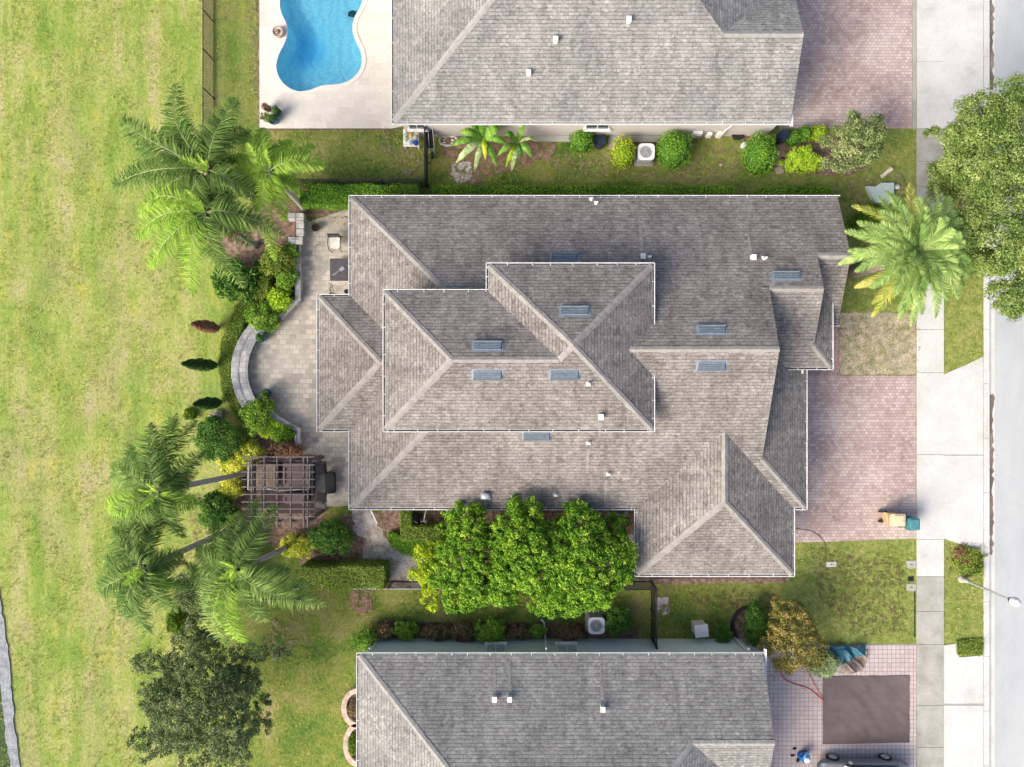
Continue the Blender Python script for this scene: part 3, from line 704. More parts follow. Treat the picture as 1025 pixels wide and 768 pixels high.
def cloud(c, R, nclump, per, cr, L, wd, seed, shell=(.45, 1), jit=.6):
    g = np.random.default_rng(seed); C, d = clumps(c, R, nclump, g, shell)
    sz = cr*g.uniform(.6, 1.35, nclump); q = unit(g.normal(0, 1, (nclump, per, 3))+np.array([0, 0, .35])+d[:, None, :]*.5)
    rad = sz[:, None, None]*g.uniform(.35, 1.05, (nclump, per, 1))
    P = C[:, None, :]+q*rad*np.array([1, 1, .75]); tone = np.clip(g.normal(.5, .16, (nclump, 1))+g.normal(0, .2, (nclump, per)), 0, 1)
    P = P.reshape(-1, 3); Nn = unit(q.reshape(-1, 3)+np.array([0, 0, .3])); tone = tone.reshape(-1)
    keep = P[:, 2] > .04; P, Nn, tone = P[keep], Nn[keep], tone[keep]
    return leaf_quads(P, Nn, L, wd, g, jit), tone, C
GREENS = {
 'ligustrum': [(.045, .13, .014), (.10, .225, .02), (.20, .34, .034), (.33, .46, .065)],
 'oak_dark': [(.06, .09, .038), (.105, .145, .062), (.165, .21, .095), (.25, .30, .14)],
 'oak_light': [(.06, .105, .026), (.115, .175, .042), (.18, .245, .075), (.26, .315, .12)],
 'shrub': [(.025, .075, .018), (.05, .13, .024), (.09, .19, .035), (.14, .25, .05)],
 'lime': [(.14, .24, .014), (.26, .36, .018), (.38, .46, .03), (.46, .50, .06)],
 'fresh': [(.06, .15, .02), (.12, .24, .028), (.20, .33, .045), (.29, .41, .08)],
 'olive': [(.07, .12, .02), (.125, .185, .03), (.19, .25, .045), (.27, .32, .07)],
 'yellow': [(.22, .28, .03), (.42, .46, .05), (.56, .56, .09), (.66, .66, .20)],
 'chart': [(.16, .30, .02), (.26, .42, .025), (.36, .50, .04), (.46, .55, .08)],
 'clip': [(.05, .14, .014), (.09, .21, .020), (.15, .28, .026), (.20, .33, .035)],
 'hedge': [(.03, .085, .010), (.065, .14, .012), (.115, .19, .018), (.17, .24, .03)],
 'grey': [(.06, .09, .035), (.12, .165, .06), (.20, .25, .10), (.30, .34, .17)],
 'palm': [(.035, .085, .018), (.085, .155, .034), (.16, .24, .06), (.26, .34, .11)],
 'palmb': [(.07, .17, .018), (.14, .28, .028), (.22, .36, .045), (.30, .42, .08)],
 'date': [(.09, .17, .040), (.16, .26, .07), (.24, .345, .11), (.34, .43, .17)],
 'datey': [(.16, .21, .04), (.26, .29, .06), (.35, .34, .08), (.40, .38, .15)],
 'rust': [(.07, .10, .02), (.16, .15, .035), (.27, .215, .07), (.36, .30, .12)],
 'purple': [(.06, .05, .035), (.14, .09, .07), (.24, .16, .10), (.15, .24, .06)],
 'sage': [(.09, .13, .05), (.19, .26, .12), (.30, .38, .19), (.40, .47, .28)],
 'banana': [(.05, .13, .02), (.09, .2, .03), (.15, .29, .05), (.24, .38, .09)],
 'cypress': [(.015, .04, .012), (.025, .065, .018), (.045, .10, .025), (.07, .13, .03)],
 'brown': [(.10, .05, .035), (.18, .09, .06), (.25, .15, .09), (.3, .2, .12)],
}
LM = {k: leafmat('leaf_'+k, [tuple(min(.8, a*1.3) for a in q) for q in v], .32 if k in ('lime', 'ligustrum', 'palmb', 'banana') else .22) for k, v in GREENS.items()}
def shrub(name, label, px, py, rx, ry, h, mat, leaf=.10, dens=1.0, seed=0, cat='shrub', group=None, form='round', asp=.6, cr=None):
    """rx, ry = half extents in photo pixels at the shrub's mid height"""
    s = (H-h*.6)/F; x, y = W(px, py, h*.6); Rx, Ry = rx*s, ry*s; g = np.random.default_rng(seed+int(px*7+py))
    root = thing(name, label, cat, (x, y, 0), group)
    st = MB(); rr = random.Random(seed+px)
    for k in range(5):
        a = k*1.256+rr.random(); st.tube([(x+.03*math.cos(a), y+.03*math.sin(a), -.02), (x+Rx*.35*math.cos(a), y+Ry*.35*math.sin(a), h*.45), (x+Rx*.6*math.cos(a), y+Ry*.6*math.sin(a), h*.75)], [.03, .02, .008], 5)
    st.build('stem', M['bark'], root)
    mb = MB(); Aar = Rx*Ry*math.pi
    cr = cr or .26*min(Rx, Ry)+.06
    nc = max(10, int(Aar/(cr*cr)*2.6)); per = int(55*dens*(cr/.2)**2*(.1/leaf)**2*.8)+14
    zc = h*.42
    if form == 'ball':  # clipped: leaves on a regular dome
        n = int(Aar*2.6/(leaf*leaf*.45)*dens); d = unit(g.normal(0, 1, (n, 3))); d[:, 2] = np.abs(d[:, 2])
        sup = (np.abs(d)**2.6).sum(1, keepdims=True)**(1/2.6); r = (1/sup)*g.uniform(.88, 1.02, (n, 1))
        lump = 1+.10*np.sin(d[:, :1]*7+px)*np.cos(d[:, 1:2]*6+py)+.05*np.sin(d[:, :1]*17+py)*np.cos(d[:, 2:3]*15)+g.normal(0, .035, (n, 1)); P = np.array([x, y, h*.12])+d*r*lump*np.array([Rx, Ry, h*.86])
        mb.quads(leaf_quads(P, d, leaf, leaf*asp, g, .55), np.clip(g.normal(.5, .24, n), 0, 1))
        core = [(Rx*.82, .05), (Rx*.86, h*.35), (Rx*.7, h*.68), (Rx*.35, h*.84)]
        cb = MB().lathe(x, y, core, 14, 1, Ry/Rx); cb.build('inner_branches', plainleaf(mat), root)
    else:
        q, tone, C = cloud((x, y, zc), (Rx*.86, Ry*.86, h*.5), nc, per, cr, leaf, leaf*asp, seed+int(px), (.25, 1)); mb.quads(q, tone)
        for k in range(7):
            a = g.uniform(0, 6.28); f = g.uniform(.75, 1.12); q, tone, _ = cloud((x+Rx*f*math.cos(a), y+Ry*f*math.sin(a), zc*g.uniform(.6, 1.2)), (Rx*.22, Ry*.22, h*.2), 5, max(8, per//2), cr*.6, leaf, leaf*asp, seed+k+int(py), (.2, 1)); mb.quads(q, np.clip(tone+.1, 0, 1))
    mb.build('foliage', LM[mat], root)
    return root
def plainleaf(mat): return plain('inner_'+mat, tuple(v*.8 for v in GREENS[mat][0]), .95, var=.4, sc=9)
def hedge(label, poly, h, mat, seed, group=None, leaf=.09, z0=.02, dens=1.0, name='hedge', top=.05):
    """clipped hedge over plan polygon"""
    g = np.random.default_rng(seed); cx = sum(p[0] for p in poly)/len(poly); cy = sum(p[1] for p in poly)/len(poly)
    root = thing(name, label, 'hedge' if name == 'hedge' else 'plant', (cx, cy, 0), group)
    inner = [(cx+(a-cx)*.985, cy+(b-cy)*.985) for a, b in poly]
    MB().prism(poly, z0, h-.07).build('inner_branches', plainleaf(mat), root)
    A_ = area(poly); tri = tessellate_polygon([[Vector((a, b, 0)) for a, b in poly]]); pts = np.array(poly)
    ar = np.array([area([poly[i] for i in t_]) for t_ in tri]); n = int(A_/(leaf*leaf*.40)*dens*1.5)
    idx = g.choice(len(tri), n, p=ar/ar.sum()); T = pts[np.array(tri)[idx]]; u, v = g.random((2, n, 1)); f = u+v > 1; u, v = np.where(f, 1-u, u), np.where(f, 1-v, v)
    XY = T[:, 0]+u*(T[:, 1]-T[:, 0])+v*(T[:, 2]-T[:, 0]); lump = top*np.sin(XY[:, :1]*2.3+seed)*np.cos(XY[:, 1:]*2.9)
    P = np.concatenate([XY, h+lump+g.normal(0, .035, (n, 1))], 1); N0 = np.tile([0, 0, 1.], (n, 1))
    per = [math.dist(poly[i], poly[(i+1) % len(poly)]) for i in range(len(poly))]; Lp = sum(per); m = int(Lp*h/(leaf*leaf*.40)*dens*1.1)
    ei = g.choice(len(poly), m, p=np.array(per)/Lp); a = pts[ei]; b = pts[(ei+1) % len(poly)]; t_ = g.random((m, 1)); q = a+(b-a)*t_
    sgn = np.sign(sum(poly[i][0]*poly[(i+1) % len(poly)][1]-poly[(i+1) % len(poly)][0]*poly[i][1] for i in range(len(poly))))
    d = unit(b-a); nn = np.stack([d[:, 1], -d[:, 0]], 1)*sgn; q = q+nn*g.uniform(-.02, .07, (m, 1)); P2 = np.concatenate([q, g.uniform(0.02, h+.03, (m, 1))], 1)
    N2 = np.concatenate([nn, np.full((m, 1), .3)], 1)
    P = np.concatenate([P, P2]); Nn = np.concatenate([N0, N2]); mb = MB()
    tone = np.clip(.5+.25*np.sin(P[:, 0]*1.7+seed)*np.sin(P[:, 1]*1.3)*.5+g.normal(0, .2, len(P)), 0, 1)
    mb.quads(leaf_quads(P, Nn, leaf, leaf*.6, g, .5), tone); mb.build('foliage', LM[mat], root); return root
def tree(name, label, px, py, hc, R, ztop, mat, base=None, nclump=120, per=110, cr=.5, leaf=.12, seed=0, trunk=.16, shell=(.4, 1), cat='tree', group=None, asp=.55, extra=(), nlimb=12):
    x, y = W(px, py, hc); bx, by = base or (x, y); root = thing(name, label, cat, (bx, by, 0), group)
    q, tone, C = cloud((x, y, hc), R, nclump, per, cr, leaf, leaf*asp, seed, shell); mb = MB(); mb.quads(q, tone)
    for (ex, ey, eh, eR, en) in extra:
        xx, yy = W(ex, ey, eh); q, tone, C2 = cloud((xx, yy, eh), eR, en, per, cr*.85, leaf, leaf*asp, seed+int(ex), (.2, 1)); mb.quads(q, tone); C = np.concatenate([C, C2[:6]])
    mb.build('crown', LM[mat], root)
    rr = random.Random(seed); tb = MB(); zf = max(.5, hc-R[2]*.9)
    tb.tube([(bx, by, -.05), (bx+.05, by+.03, zf*.5), (bx+(x-bx)*.6, by+(y-by)*.6, zf), (x, y, hc)], [trunk*1.3, trunk, trunk*.85, trunk*.4], 9)
    tr_ = tb.build('trunk', M['bark'], root, smooth=True)
    lb = MB(); idx = list(range(len(C))); rr.shuffle(idx)
    for i in idx[:nlimb]:
        p = C[i]; s0 = Vector((bx+(x-bx)*.6, by+(y-by)*.6, zf)); e = Vector(p); mid = s0.lerp(e, .5)+Vector((rr.uniform(-.2, .2), rr.uniform(-.2, .2), .15))
        e = s0.lerp(e, .85); lb.tube([s0, mid, e], [trunk*.36, trunk*.18, .012], 5)
    lb.build('limb', M['bark'], root); return root
def frond(mb, rb, o, tip, g, L_leaf=.7, nl=60, arch=.5, wl=.045, droop=.35, fwd=.55, tone=.5, plum=.35, vee=.0, rr=.02):
    """one pinnate frond from o to tip; rachis arcs upward in between"""
    o = np.array(o); tip = np.array(tip); T = np.linspace(0, 1, 14)[:, None]; span = np.linalg.norm(tip-o)
    C = o+(tip-o)*T; C[:, 2:] += arch*span*.5*np.sin(np.pi*T**.8)
    side_w = g.normal(0, .05)*span; hd = unit((tip-o)*np.array([1, 1, 0.0])+1e-6); perp0 = np.array([-hd[1], hd[0], 0]); C += perp0*side_w*np.sin(np.pi*T)
    rb.tube([tuple(p) for p in C], list(np.linspace(rr, .005, 14)), 4, False)
    t = np.linspace(.10, 1, nl); k = t*13; i0 = np.minimum(k.astype(int), 12); fr = (k-i0)[:, None]; P = C[i0]*(1-fr)+C[i0+1]*fr; D = unit(C[i0+1]-C[i0])
    S = unit(np.cross(D, [0, 0, 1.])); U = np.cross(S, D)
    prof = (np.sin(np.pi*np.clip(t*.86+.14, 0, 1))**.55)[:, None]
    for sg in (-1, 1):
        n = nl; lv = L_leaf*prof*g.uniform(.8, 1.12, (n, 1)); pl = g.normal(0, plum, (n, 1))+vee
        d = unit(S*sg+D*(fwd+g.normal(0, .1, (n, 1)))+U*pl); mid = P+d*lv*.5; d2 = unit(d+np.array([0, 0, -1])*droop*g.uniform(.5, 1.5, (n, 1))); end = mid+d2*lv*.5
        wv = unit(np.cross(d, [0, 0, 1.])+g.normal(0, .25, (n, 3)))*wl/2
        tn = np.clip(tone+g.normal(0, .15, n), 0, 1)
        mb.quads(np.stack([P-wv*.5, P+wv*.5, mid+wv, mid-wv], 1), tn); mb.quads(np.stack([mid-wv, mid+wv, end+wv*.15, end-wv*.15], 1), tn)
def palm(label, base, heart, hh, tips, mat, seed, L_leaf=.75, group='queen palms on the garden edge', tr=.15, ztip=-.9, spear=True, matw=None):
    """tips: (px, py, drop, bright) in photo pixels"""
    g = np.random.default_rng(seed); bx, by = W(*base); hx, hy = W(*heart, hh); root = thing('palm_tree', label, 'palm tree', (bx, by, 0), group)
    tb = MB(); n = 16; path = []
    for i in range(n+1):
        t = i/n; path.append((bx+(hx-bx)*t**1.3, by+(hy-by)*t**1.3, -.05+(hh-.3)*t))
    tb.tube(path, [tr*(1.25-.35*min(1, i/3))*(1+.06*(i % 2)) for i in range(n+1)], 10)
    tb.build('trunk', M['palmbark'], root, smooth=True)
    cs = MB(); o = path[-1]
    for i in range(26):
        a = i*2.4; z = o[2]-.75+.9*(i/26); r = .16+.10*(1-i/26); cs.tube([(o[0]+.06*math.cos(a), o[1]+.06*math.sin(a), z), (o[0]+r*1.5*math.cos(a), o[1]+r*1.5*math.sin(a), z+.28)], [.06, .015], 5)
    cs.build('crownshaft', M['boots'], root)
    for k, tip in enumerate(tips):
        px, py = tip[0], tip[1]; drop = tip[2] if len(tip) > 2 else 1.0; tone = tip[3] if len(tip) > 3 else .45; pale = len(tip) > 4
        zt = hh-drop; tx, ty = W(px, py, zt); mb, rb = MB(), MB(); nlf = 104
        frond(mb, rb, (o[0], o[1], hh-.05), (tx, ty, zt), g, L_leaf, nlf, .42+.1*g.random(), .040, .38, .5, tone, .38)
        f = mb.build('frond', LM['palmb' if tone > .6 else mat], root); rb.build('rib', M['rachisw' if pale else 'rachis'], f)
    for k in range(3):
        a = g.uniform(0, 6.28); mb, rb = MB(), MB(); rr_ = g.uniform(.7, 1.4)
        frond(mb, rb, (o[0], o[1], hh-.25), (hx+rr_*math.cos(a), hy+rr_*math.sin(a), hh-2.1), g, L_leaf*.6, 46, .25, .03, .9, .8, .5, .3)
        f = mb.build('dead_frond', LM['brown'], root); rb.build('rib', M['boots'], f)
    if spear:
        mb, rb = MB(), MB()
        for k in range(3): frond(mb, rb, (o[0], o[1], hh), (o[0]+g.normal(0, .35), o[1]+g.normal(0, .35), hh+1.5), g, .35, 30, .0, .04, .1, 1.2, .75, .2)
        f = mb.build('spear_leaves', LM['palmb'], root); rb.build('rib', M['rachis'], f)
    return root
# --- palms on the park side, north group
palm('tall dark green palm, largest of the group by the black fence', (262, 204), (208, 170), 6.7,
     [(176, 84, .4, .35), (120, 120, .6, .35), (133, 146, 0, .45, 1), (112, 186, 1, .3), (128, 172, 2, .3), (150, 205, 2.4, .4), (236, 98, .2, .42), (222, 118, .6, .35), (250, 130, 1.5, .4), (262, 196, 1.6, .45), (168, 222, 2, .35), (195, 236, 1.8, .4), (238, 222, 2.2, .4), (160, 130, 1.8, .35), (205, 232, 3, .3), (245, 160, 2.5, .3), (185, 120, 1.5, .3)], 'palm', 11, .85)
palm('small bright green palm with pale leaning trunk nearest the house roof', (305, 209), (270, 171), 5.6,
     [(326, 166, .6, .85), (314, 145, .9, .7), (240, 136, .7, .75), (262, 128, .8, .65), (232, 158, 1, .7), (238, 196, 1, .75), (255, 212, 1.5, .7), (285, 222, 2.0, .55), (300, 186, 1.5, .7), (290, 140, 1.5, .6), (224, 178, 2, .6), (276, 262, 3.4, .75)], 'palmb', 12, .62)
palm('light green palm south of the dark one, fronds over the mulch bed', (256, 246), (206, 212), 6.4,
     [(138, 216, 1, .68), (136, 238, 1, .62), (148, 268, 1.5, .66), (192, 296, 2, .66), (182, 262, 2.5, .45), (222, 268, 1.5, .6), (252, 246, 2, .4), (284, 236, 2.2, .42), (262, 222, 1.8, .5), (168, 195, 2, .5), (232, 190, 1.5, .5), (160, 240, 2.5, .5), (246, 288, 2.5, .5)], 'palm', 13, .8)
# --- south group
palm('palm in front of the yellow hedge, its trunk crossing the hedge beside the pergola', (247, 473), (158, 492), 7.6,
     [(128, 446, 1, .5), (150, 424, 1, .35), (176, 414, 2.4, .35), (196, 420, 3.2, .35), (205, 450, 3, .4), (110, 470, 1.2, .5), (106, 505, 1, .7), (120, 528, 1.5, .5), (150, 545, 2, .45), (182, 538, 2, .5), (198, 505, 1.4, .65), (186, 478, 1, .55), (135, 478, 3, .45), (170, 520, 3, .4)], 'palm', 21, .8)
palm('southernmost palm with a long dark leaning trunk, crown over the park grass', (232, 529), (144, 569), 8.0,
     [(112, 530, 1, .4), (134, 512, 1.2, .4), (162, 516, 1.5, .35), (104, 560, 1, .5), (100, 592, 1.6, .45), (126, 618, 1.4, .45), (150, 634, 2, .4), (176, 612, 2, .4), (190, 590, 2.4, .4), (184, 556, 1.6, .5), (118, 600, 2.6, .4), (168, 590, 1.2, .72), (138, 598, 2.8, .4)], 'palm', 22, .75)
palm('bright palm south of the pergola with a frond over its beams', (290, 546), (236, 571), 7.0,
     [(328, 606, 1.8, .55), (310, 588, 1, .5), (290, 572, 1.4, .5), (276, 505, 1.5, .5), (258, 498, 2.5, .4), (240, 512, 1.5, .45), (212, 520, 2.2, .4), (196, 548, 1, .5), (200, 582, 1.4, .5), (206, 612, 1.6, .5), (226, 646, 1.8, .6), (246, 644, 1.5, .65), (268, 622, 1.2, .5), (222, 600, .8, .8), (252, 596, .6, .8), (252, 540, 1, .5), (186, 566, 2, .4)], 'palm', 23, .78)
# --- big date palm in the front garden
def date_palm():
    g = np.random.default_rng(5); hh = 5.2; hx, hy = W(915, 252, hh); bx, by = hx-.25, hy-.1
    root = thing('palm_tree', 'big round date palm with yellowing lower fronds in the front garden', 'palm tree', (bx, by, 0))
    tb = MB(); n = 14
    tb.tube([(bx+(hx-bx)*i/n, by+(hy-by)*i/n, -.05+(hh-.2)*i/n) for i in range(n+1)], [.36+.04*(i % 2) for i in range(n+1)], 12); tb.build('trunk', M['bark'], root)
    NF = 72
    for k in range(NF):
        a = k*2.39996+g.normal(0, .06); lvl = k/NF                    # 0 = outer and lowest, 1 = centre
        reach = 3.5*(1-.72*lvl**1.5)*g.uniform(.92, 1.06); z = hh+(-.75+2.4*lvl**1.1); tx, ty = hx+reach*math.cos(a), hy+reach*math.sin(a)
        low_y = lvl < .30 and (math.cos(a) < .1) and g.random() < .45
        mb, rb = MB(), MB()
        frond(mb, rb, (hx, hy, hh+.1+.3*lvl), (tx, ty, z), g, .50, 100, .42*(1-lvl)+.05, .034, .12, 1.15, g.uniform(.3, .75), .30, .25, .028)
        f = mb.build('frond', LM['datey' if low_y else 'date'], root); rb.build('rib', M['rachis'], f)
date_palm()

# --- trees
tree('oak_tree', 'dark feathery oak in the lower left park grass', 208, 698, 3.4, (2.45, 2.5, 1.9), 0, 'oak_dark', nclump=900, per=46, cr=.25, leaf=.12, seed=31, trunk=.17, shell=(.15, 1.08), asp=.5,
     extra=((258, 652, 3.2, (1.5, .35, .4), 46), (245, 678, 3.4, (.9, .6, .5), 40), (154, 742, 3.2, (1.1, .8, .6), 60), (160, 660, 3.4, (1.3, .5, .5), 60), (165, 695, 3.2, (1.4, .7, .6), 60),
            (200, 624, 3.0, (.5, .9, .5), 40), (196, 642, 3.0, (1.3, .5, .5), 50), (240, 752, 3.0, (.7, .9, .6), 44), (262, 715, 3.0, (.7, .9, .5), 40), (205, 762, 3.2, (1.3, .7, .6), 50)))
tree('oak_tree', 'leafy street oak overhanging the sidewalk and the pale road', 1006, 190, 4.9, (2.4, 4.2, 1.6), 0, 'oak_light', base=W(964, 205), nclump=620, per=130, cr=.42, leaf=.13, seed=32, trunk=.2, shell=(.1, 1.04), asp=.5,
     extra=((960, 138, 4.6, (1.4, .6, .5), 50), (945, 180, 3.6, (.8, .9, .5), 44), (978, 112, 4.6, (1.0, .7, .5), 34), (1010, 298, 4.8, (1.0, .8, .6), 50), (985, 262, 4.4, (1.0, .5, .5), 40), (962, 165, 4.4, (1.0, .7, .5), 50)))
tg = 'row of clipped bright green trees beside the house'
tree('privet_tree', 'bright green tree nearest the sapling, west end of the row', 474, 560, 2.7, (2.0, 2.5, 1.5), 0, 'ligustrum', nclump=620, per=60, cr=.22, leaf=.15, seed=41, trunk=.12, shell=(.3, 1.02), group=tg, extra=((500, 590, 1.8, (1.2, .8, .5), 60), (452, 530, 2.0, (.8, 1.0, .5), 50)))
tree('privet_tree', 'bright green tree in the middle of the row, reaching over the gutter', 524, 546, 3.0, (1.65, 2.25, 1.7), 0, 'ligustrum', nclump=480, per=60, cr=.22, leaf=.15, seed=42, trunk=.12, shell=(.3, 1.02), group=tg)
tree('privet_tree', 'largest bright green tree, at the garage end of the row', 582, 560, 2.8, (2.2, 2.6, 1.7), 0, 'ligustrum', nclump=800, per=60, cr=.22, leaf=.15, seed=43, trunk=.14, shell=(.3, 1.02), group=tg, extra=((612, 530, 2.2, (.9, 1.0, .6), 60), (548, 600, 2.0, (1.0, .8, .6), 60)))
tree('sapling', 'thin lime green sapling leaning over the wire fence', 429, 566, 2.4, (.6, 1.2, .8), 0, 'lime', nclump=70, per=36, cr=.22, leaf=.14, seed=44, trunk=.04, extra=((421, 574, 2.4, (.6, .35, .4), 20), (432, 596, 2.2, (.35, .8, .4), 22), (438, 550, 2.4, (.4, .5, .4), 16)), nlimb=5)

# --- shrubs, hedges (pixel centre, half extents)
hg = 'clipped hedge along the north side of the house'
def px_rect(x0, y0, x1, y1, h): return [W(x0, y1, h), W(x1, y1, h), W(x1, y0, h), W(x0, y0, h)]
def hpoly(x0, y0, x1, y1, h, seed, amp=.06): return rough_poly(px_rect(x0, y0, x1, y1, h), .5, amp, seed)
hedge('dense dark green hedge section by the leaning palm trunk', hpoly(300, 185, 418, 204, 1.2, 1), 1.2, 'clip', 51, hg)
hedge('longest clipped hedge section between the gate and the sandy gap', hpoly(434, 186, 735, 201, 1.0, 2), 1.0, 'ligustrum', 52, hg)
hedge('short clipped hedge section nearest the street', hpoly(762, 187, 832, 200, 1.0, 3), 1.0, 'ligustrum', 53, hg)
hedge('thick trimmed hedge by the wire fence south of the pergola', hpoly(300, 568, 384, 590, 1.5, 4), 1.5, 'olive', 54)
hedge('low trimmed hedge corner around the pool equipment', rough_poly([W(a, b, 1.0) for a, b in ((400, 510), (411, 510), (411, 528), (442, 528), (442, 541), (402, 541))], .4, .04, 5), 1.0, 'olive', 55)
hedge('rounded low dark green mound edging the sand path', smooth_poly([W(a, b, .5) for a, b in ((385, 536), (396, 533), (404, 541), (442, 542), (444, 562), (420, 560), (396, 552))], 2), .5, 'clip', 56)
gc = smooth_poly([W(a, b, .35) for a, b in ((262, 262), (256, 290), (240, 312), (228, 340), (224, 368), (230, 394), (244, 418))], 2, False)
hedge('curved strip of clipped groundcover outside the round seat wall', rough_poly(strip(gc, -.36, .48), .4, .07, 9), 0.35, 'olive', 57, leaf=.08)
shrub('shrub', 'glossy dark leafy shrub with long leaves in the palm bed', 237, 279, 22, 20, 1.3, 'shrub', .30, .8, 1, asp=.3, cr=.35)
shrub('shrub', 'round dark green shrub on the grass left of the seat wall', 219, 438, 22, 20, 1.5, 'shrub', .11, 1.1, 2)
shrub('shrub', 'dark dense shrub on the mulch southeast of the pergola', 331, 538, 19, 17, 1.2, 'shrub', .10, 1.1, 3)
shrub('shrub', 'green shrub half hidden below the southern palm fronds', 216, 512, 18, 17, 1.3, 'shrub', .11, 1, 4)
shrub('shrub', 'dark shrub below the palm beside the oak', 232, 560, 22, 26, 1.4, 'shrub', .11, .9, 41)
shrub('shrub', 'loose dark shrub on the north side of the oak', 196, 592, 20, 20, 1.2, 'oak_dark', .10, .9, 42)
shrub('shrub', 'small olive bush between the oak and the grass', 175, 622, 8, 12, .7, 'hedge', .09, 1, 43)
yg = 'yellow-leaved shrubs around the pergola'
shrub('yellow_shrub', 'yellow-leaved shrub north of the palm trunk crossing it', 247, 455, 15, 12, .8, 'yellow', .10, 1, 5, group=yg)
shrub('yellow_shrub', 'yellow-leaved shrub left of the pergola, above the trunk', 234, 466, 12, 12, .8, 'yellow', .10, 1, 6, group=yg)
shrub('yellow_shrub', 'yellow-leaved shrub left of the pergola, below the trunk', 231, 489, 12, 10, .8, 'yellow', .10, 1, 7, group=yg)
shrub('yellow_shrub', 'yellow-leaved shrub below the pergola by the dark round shrub', 297, 546, 18, 11, .8, 'yellow', .10, 1, 8, group=yg)
shrub('flowering_shrub', 'lime green shrub at the lower end of the seat wall', 257, 416, 15, 18, 1.1, 'fresh', .11, .9, 9)
shrub('flowering_shrub', 'small yellow flowering shrub between seat wall and pergola', 282, 434, 12, 8, .8, 'ligustrum', .10, 1, 10)
shrub('flowering_shrub', 'lime green shrub at the upper end of the seat wall', 262, 318, 16, 14, 1.1, 'fresh', .11, .9, 11)
shrub('flowering_shrub', 'orange-tipped shrub against the thin garden wall', 280, 300, 13, 11, 1.0, 'chart', .11, .9, 12)
shrub('flowering_shrub', 'olive shrub beside the stone planter', 276, 262, 18, 15, 1.1, 'olive', .11, .9, 13)
shrub('flowering_shrub', 'green shrub along the thin garden wall', 286, 278, 10, 15, .9, 'fresh', .10, .9, 14)
shrub('flowering_shrub', 'yellow-green low plant tucked against the lower seat wall', 272, 428, 12, 9, .7, 'chart', .10, .9, 141)
shrub('flowering_shrub', 'low green plant between the palm bed and the curved groundcover', 262, 286, 9, 15, .8, 'olive', .10, .9, 142)
shrub('flowering_shrub', 'small green plant below the square stone planter', 292, 252, 8, 9, .7, 'fresh', .10, .9, 143)
shrub('shrub', 'reddish brown shrub just above the pergola', 287, 449, 17, 7, .8, 'brown', .10, .9, 15)
cg = 'small cone cypresses on the park edge'
for px, py, mt, lb, hh in ((205, 329, 'brown', 'dead brown cone cypress', 2.9), (203, 366, 'cypress', 'dark green cone cypress, taller of the two living ones', 3.7), (207, 403, 'cypress', 'dark green cone cypress, nearest the round shrub', 2.9)):
    x, y = W(px+13, py, 0); root = thing('cypress', lb, 'tree', (x, y, 0), cg); g = np.random.default_rng(px)
    MB().tube([(x, y, -.03), (x, y, hh*.8)], [.04, .015], 6).build('trunk', M['bark'], root); n = 4200; t_ = g.random(n)**.8; a = g.random(n)*6.283
    r = .30*np.sin(np.pi*np.clip(t_*.82+.16, 0, 1))**.8*g.uniform(.4, 1.08, n)*(1+.08*np.sin(a*3+t_*20)); P = np.stack([x+r*np.cos(a), y+r*np.sin(a), .12+t_*hh], 1); N = np.stack([np.cos(a), np.sin(a), .7+0*a], 1)
    MB().quads(leaf_quads(P, N, .15, .05, g, .6), np.clip(g.normal(.5, .25, n), 0, 1)).build('foliage', LM[mt], root)
shrub('shrub', 'small green bush on bare grass left of the palm crown', 190, 414, 5, 6, .4, 'hedge', .08, 1, 16)
# north neighbour's border
shrub('shrub', 'round clipped bush beside the dark round pot', 583, 139, 12, 12, 1.3, 'clip', .09, 1, 17, form='ball')
shrub('shrub', 'yellow-green clipped bush left of the air conditioner', 625, 151, 12, 16, 1.4, 'lime', .09, .9, 18, form='ball')
shrub('shrub', 'large clipped bush right of the air conditioner', 676, 148, 18, 19, 1.7, 'clip', .09, 1, 19, form='ball')
shrub('shrub', 'clipped oval bush by the stepping stones', 763, 152, 16, 21, 1.8, 'clip', .09, 1, 20, form='ball')
shrub('shrub', 'bright yellow-green ruffled shrub right of the stepping stones', 803, 160, 18, 12, 1.0, 'chart', .11, 1, 21)
tg2 = 'three small bushes beneath the driveway edge'
shrub('shrub', 'small round bush nearest the round water barrel', 795, 137, 8, 8, .9, 'clip', .09, 1, 22, group=tg2, form='ball')
shrub('shrub', 'small round bush in the middle of the three by the driveway', 806, 133, 8, 8, .9, 'clip', .09, 1, 23, group=tg2, form='ball')
shrub('shrub', 'small round bush touching the big pale shrub', 820, 132, 8, 8, .9, 'lime', .09, 1, 24, group=tg2, form='ball')
tree('large_shrub', 'big pale-leaved shrub overhanging the paver driveway corner', 849, 145, 1.8, (1.45, 1.35, 1.1), 0, 'grey', nclump=80, per=120, cr=.32, leaf=.12, seed=61, trunk=.07, cat='shrub', extra=((868, 128, 2.0, (.7, .6, .5), 14),))
shrub('shrub', 'small hidden green bush below the date palm', 870, 222, 16, 16, .8, 'hedge', .10, 1, 25)
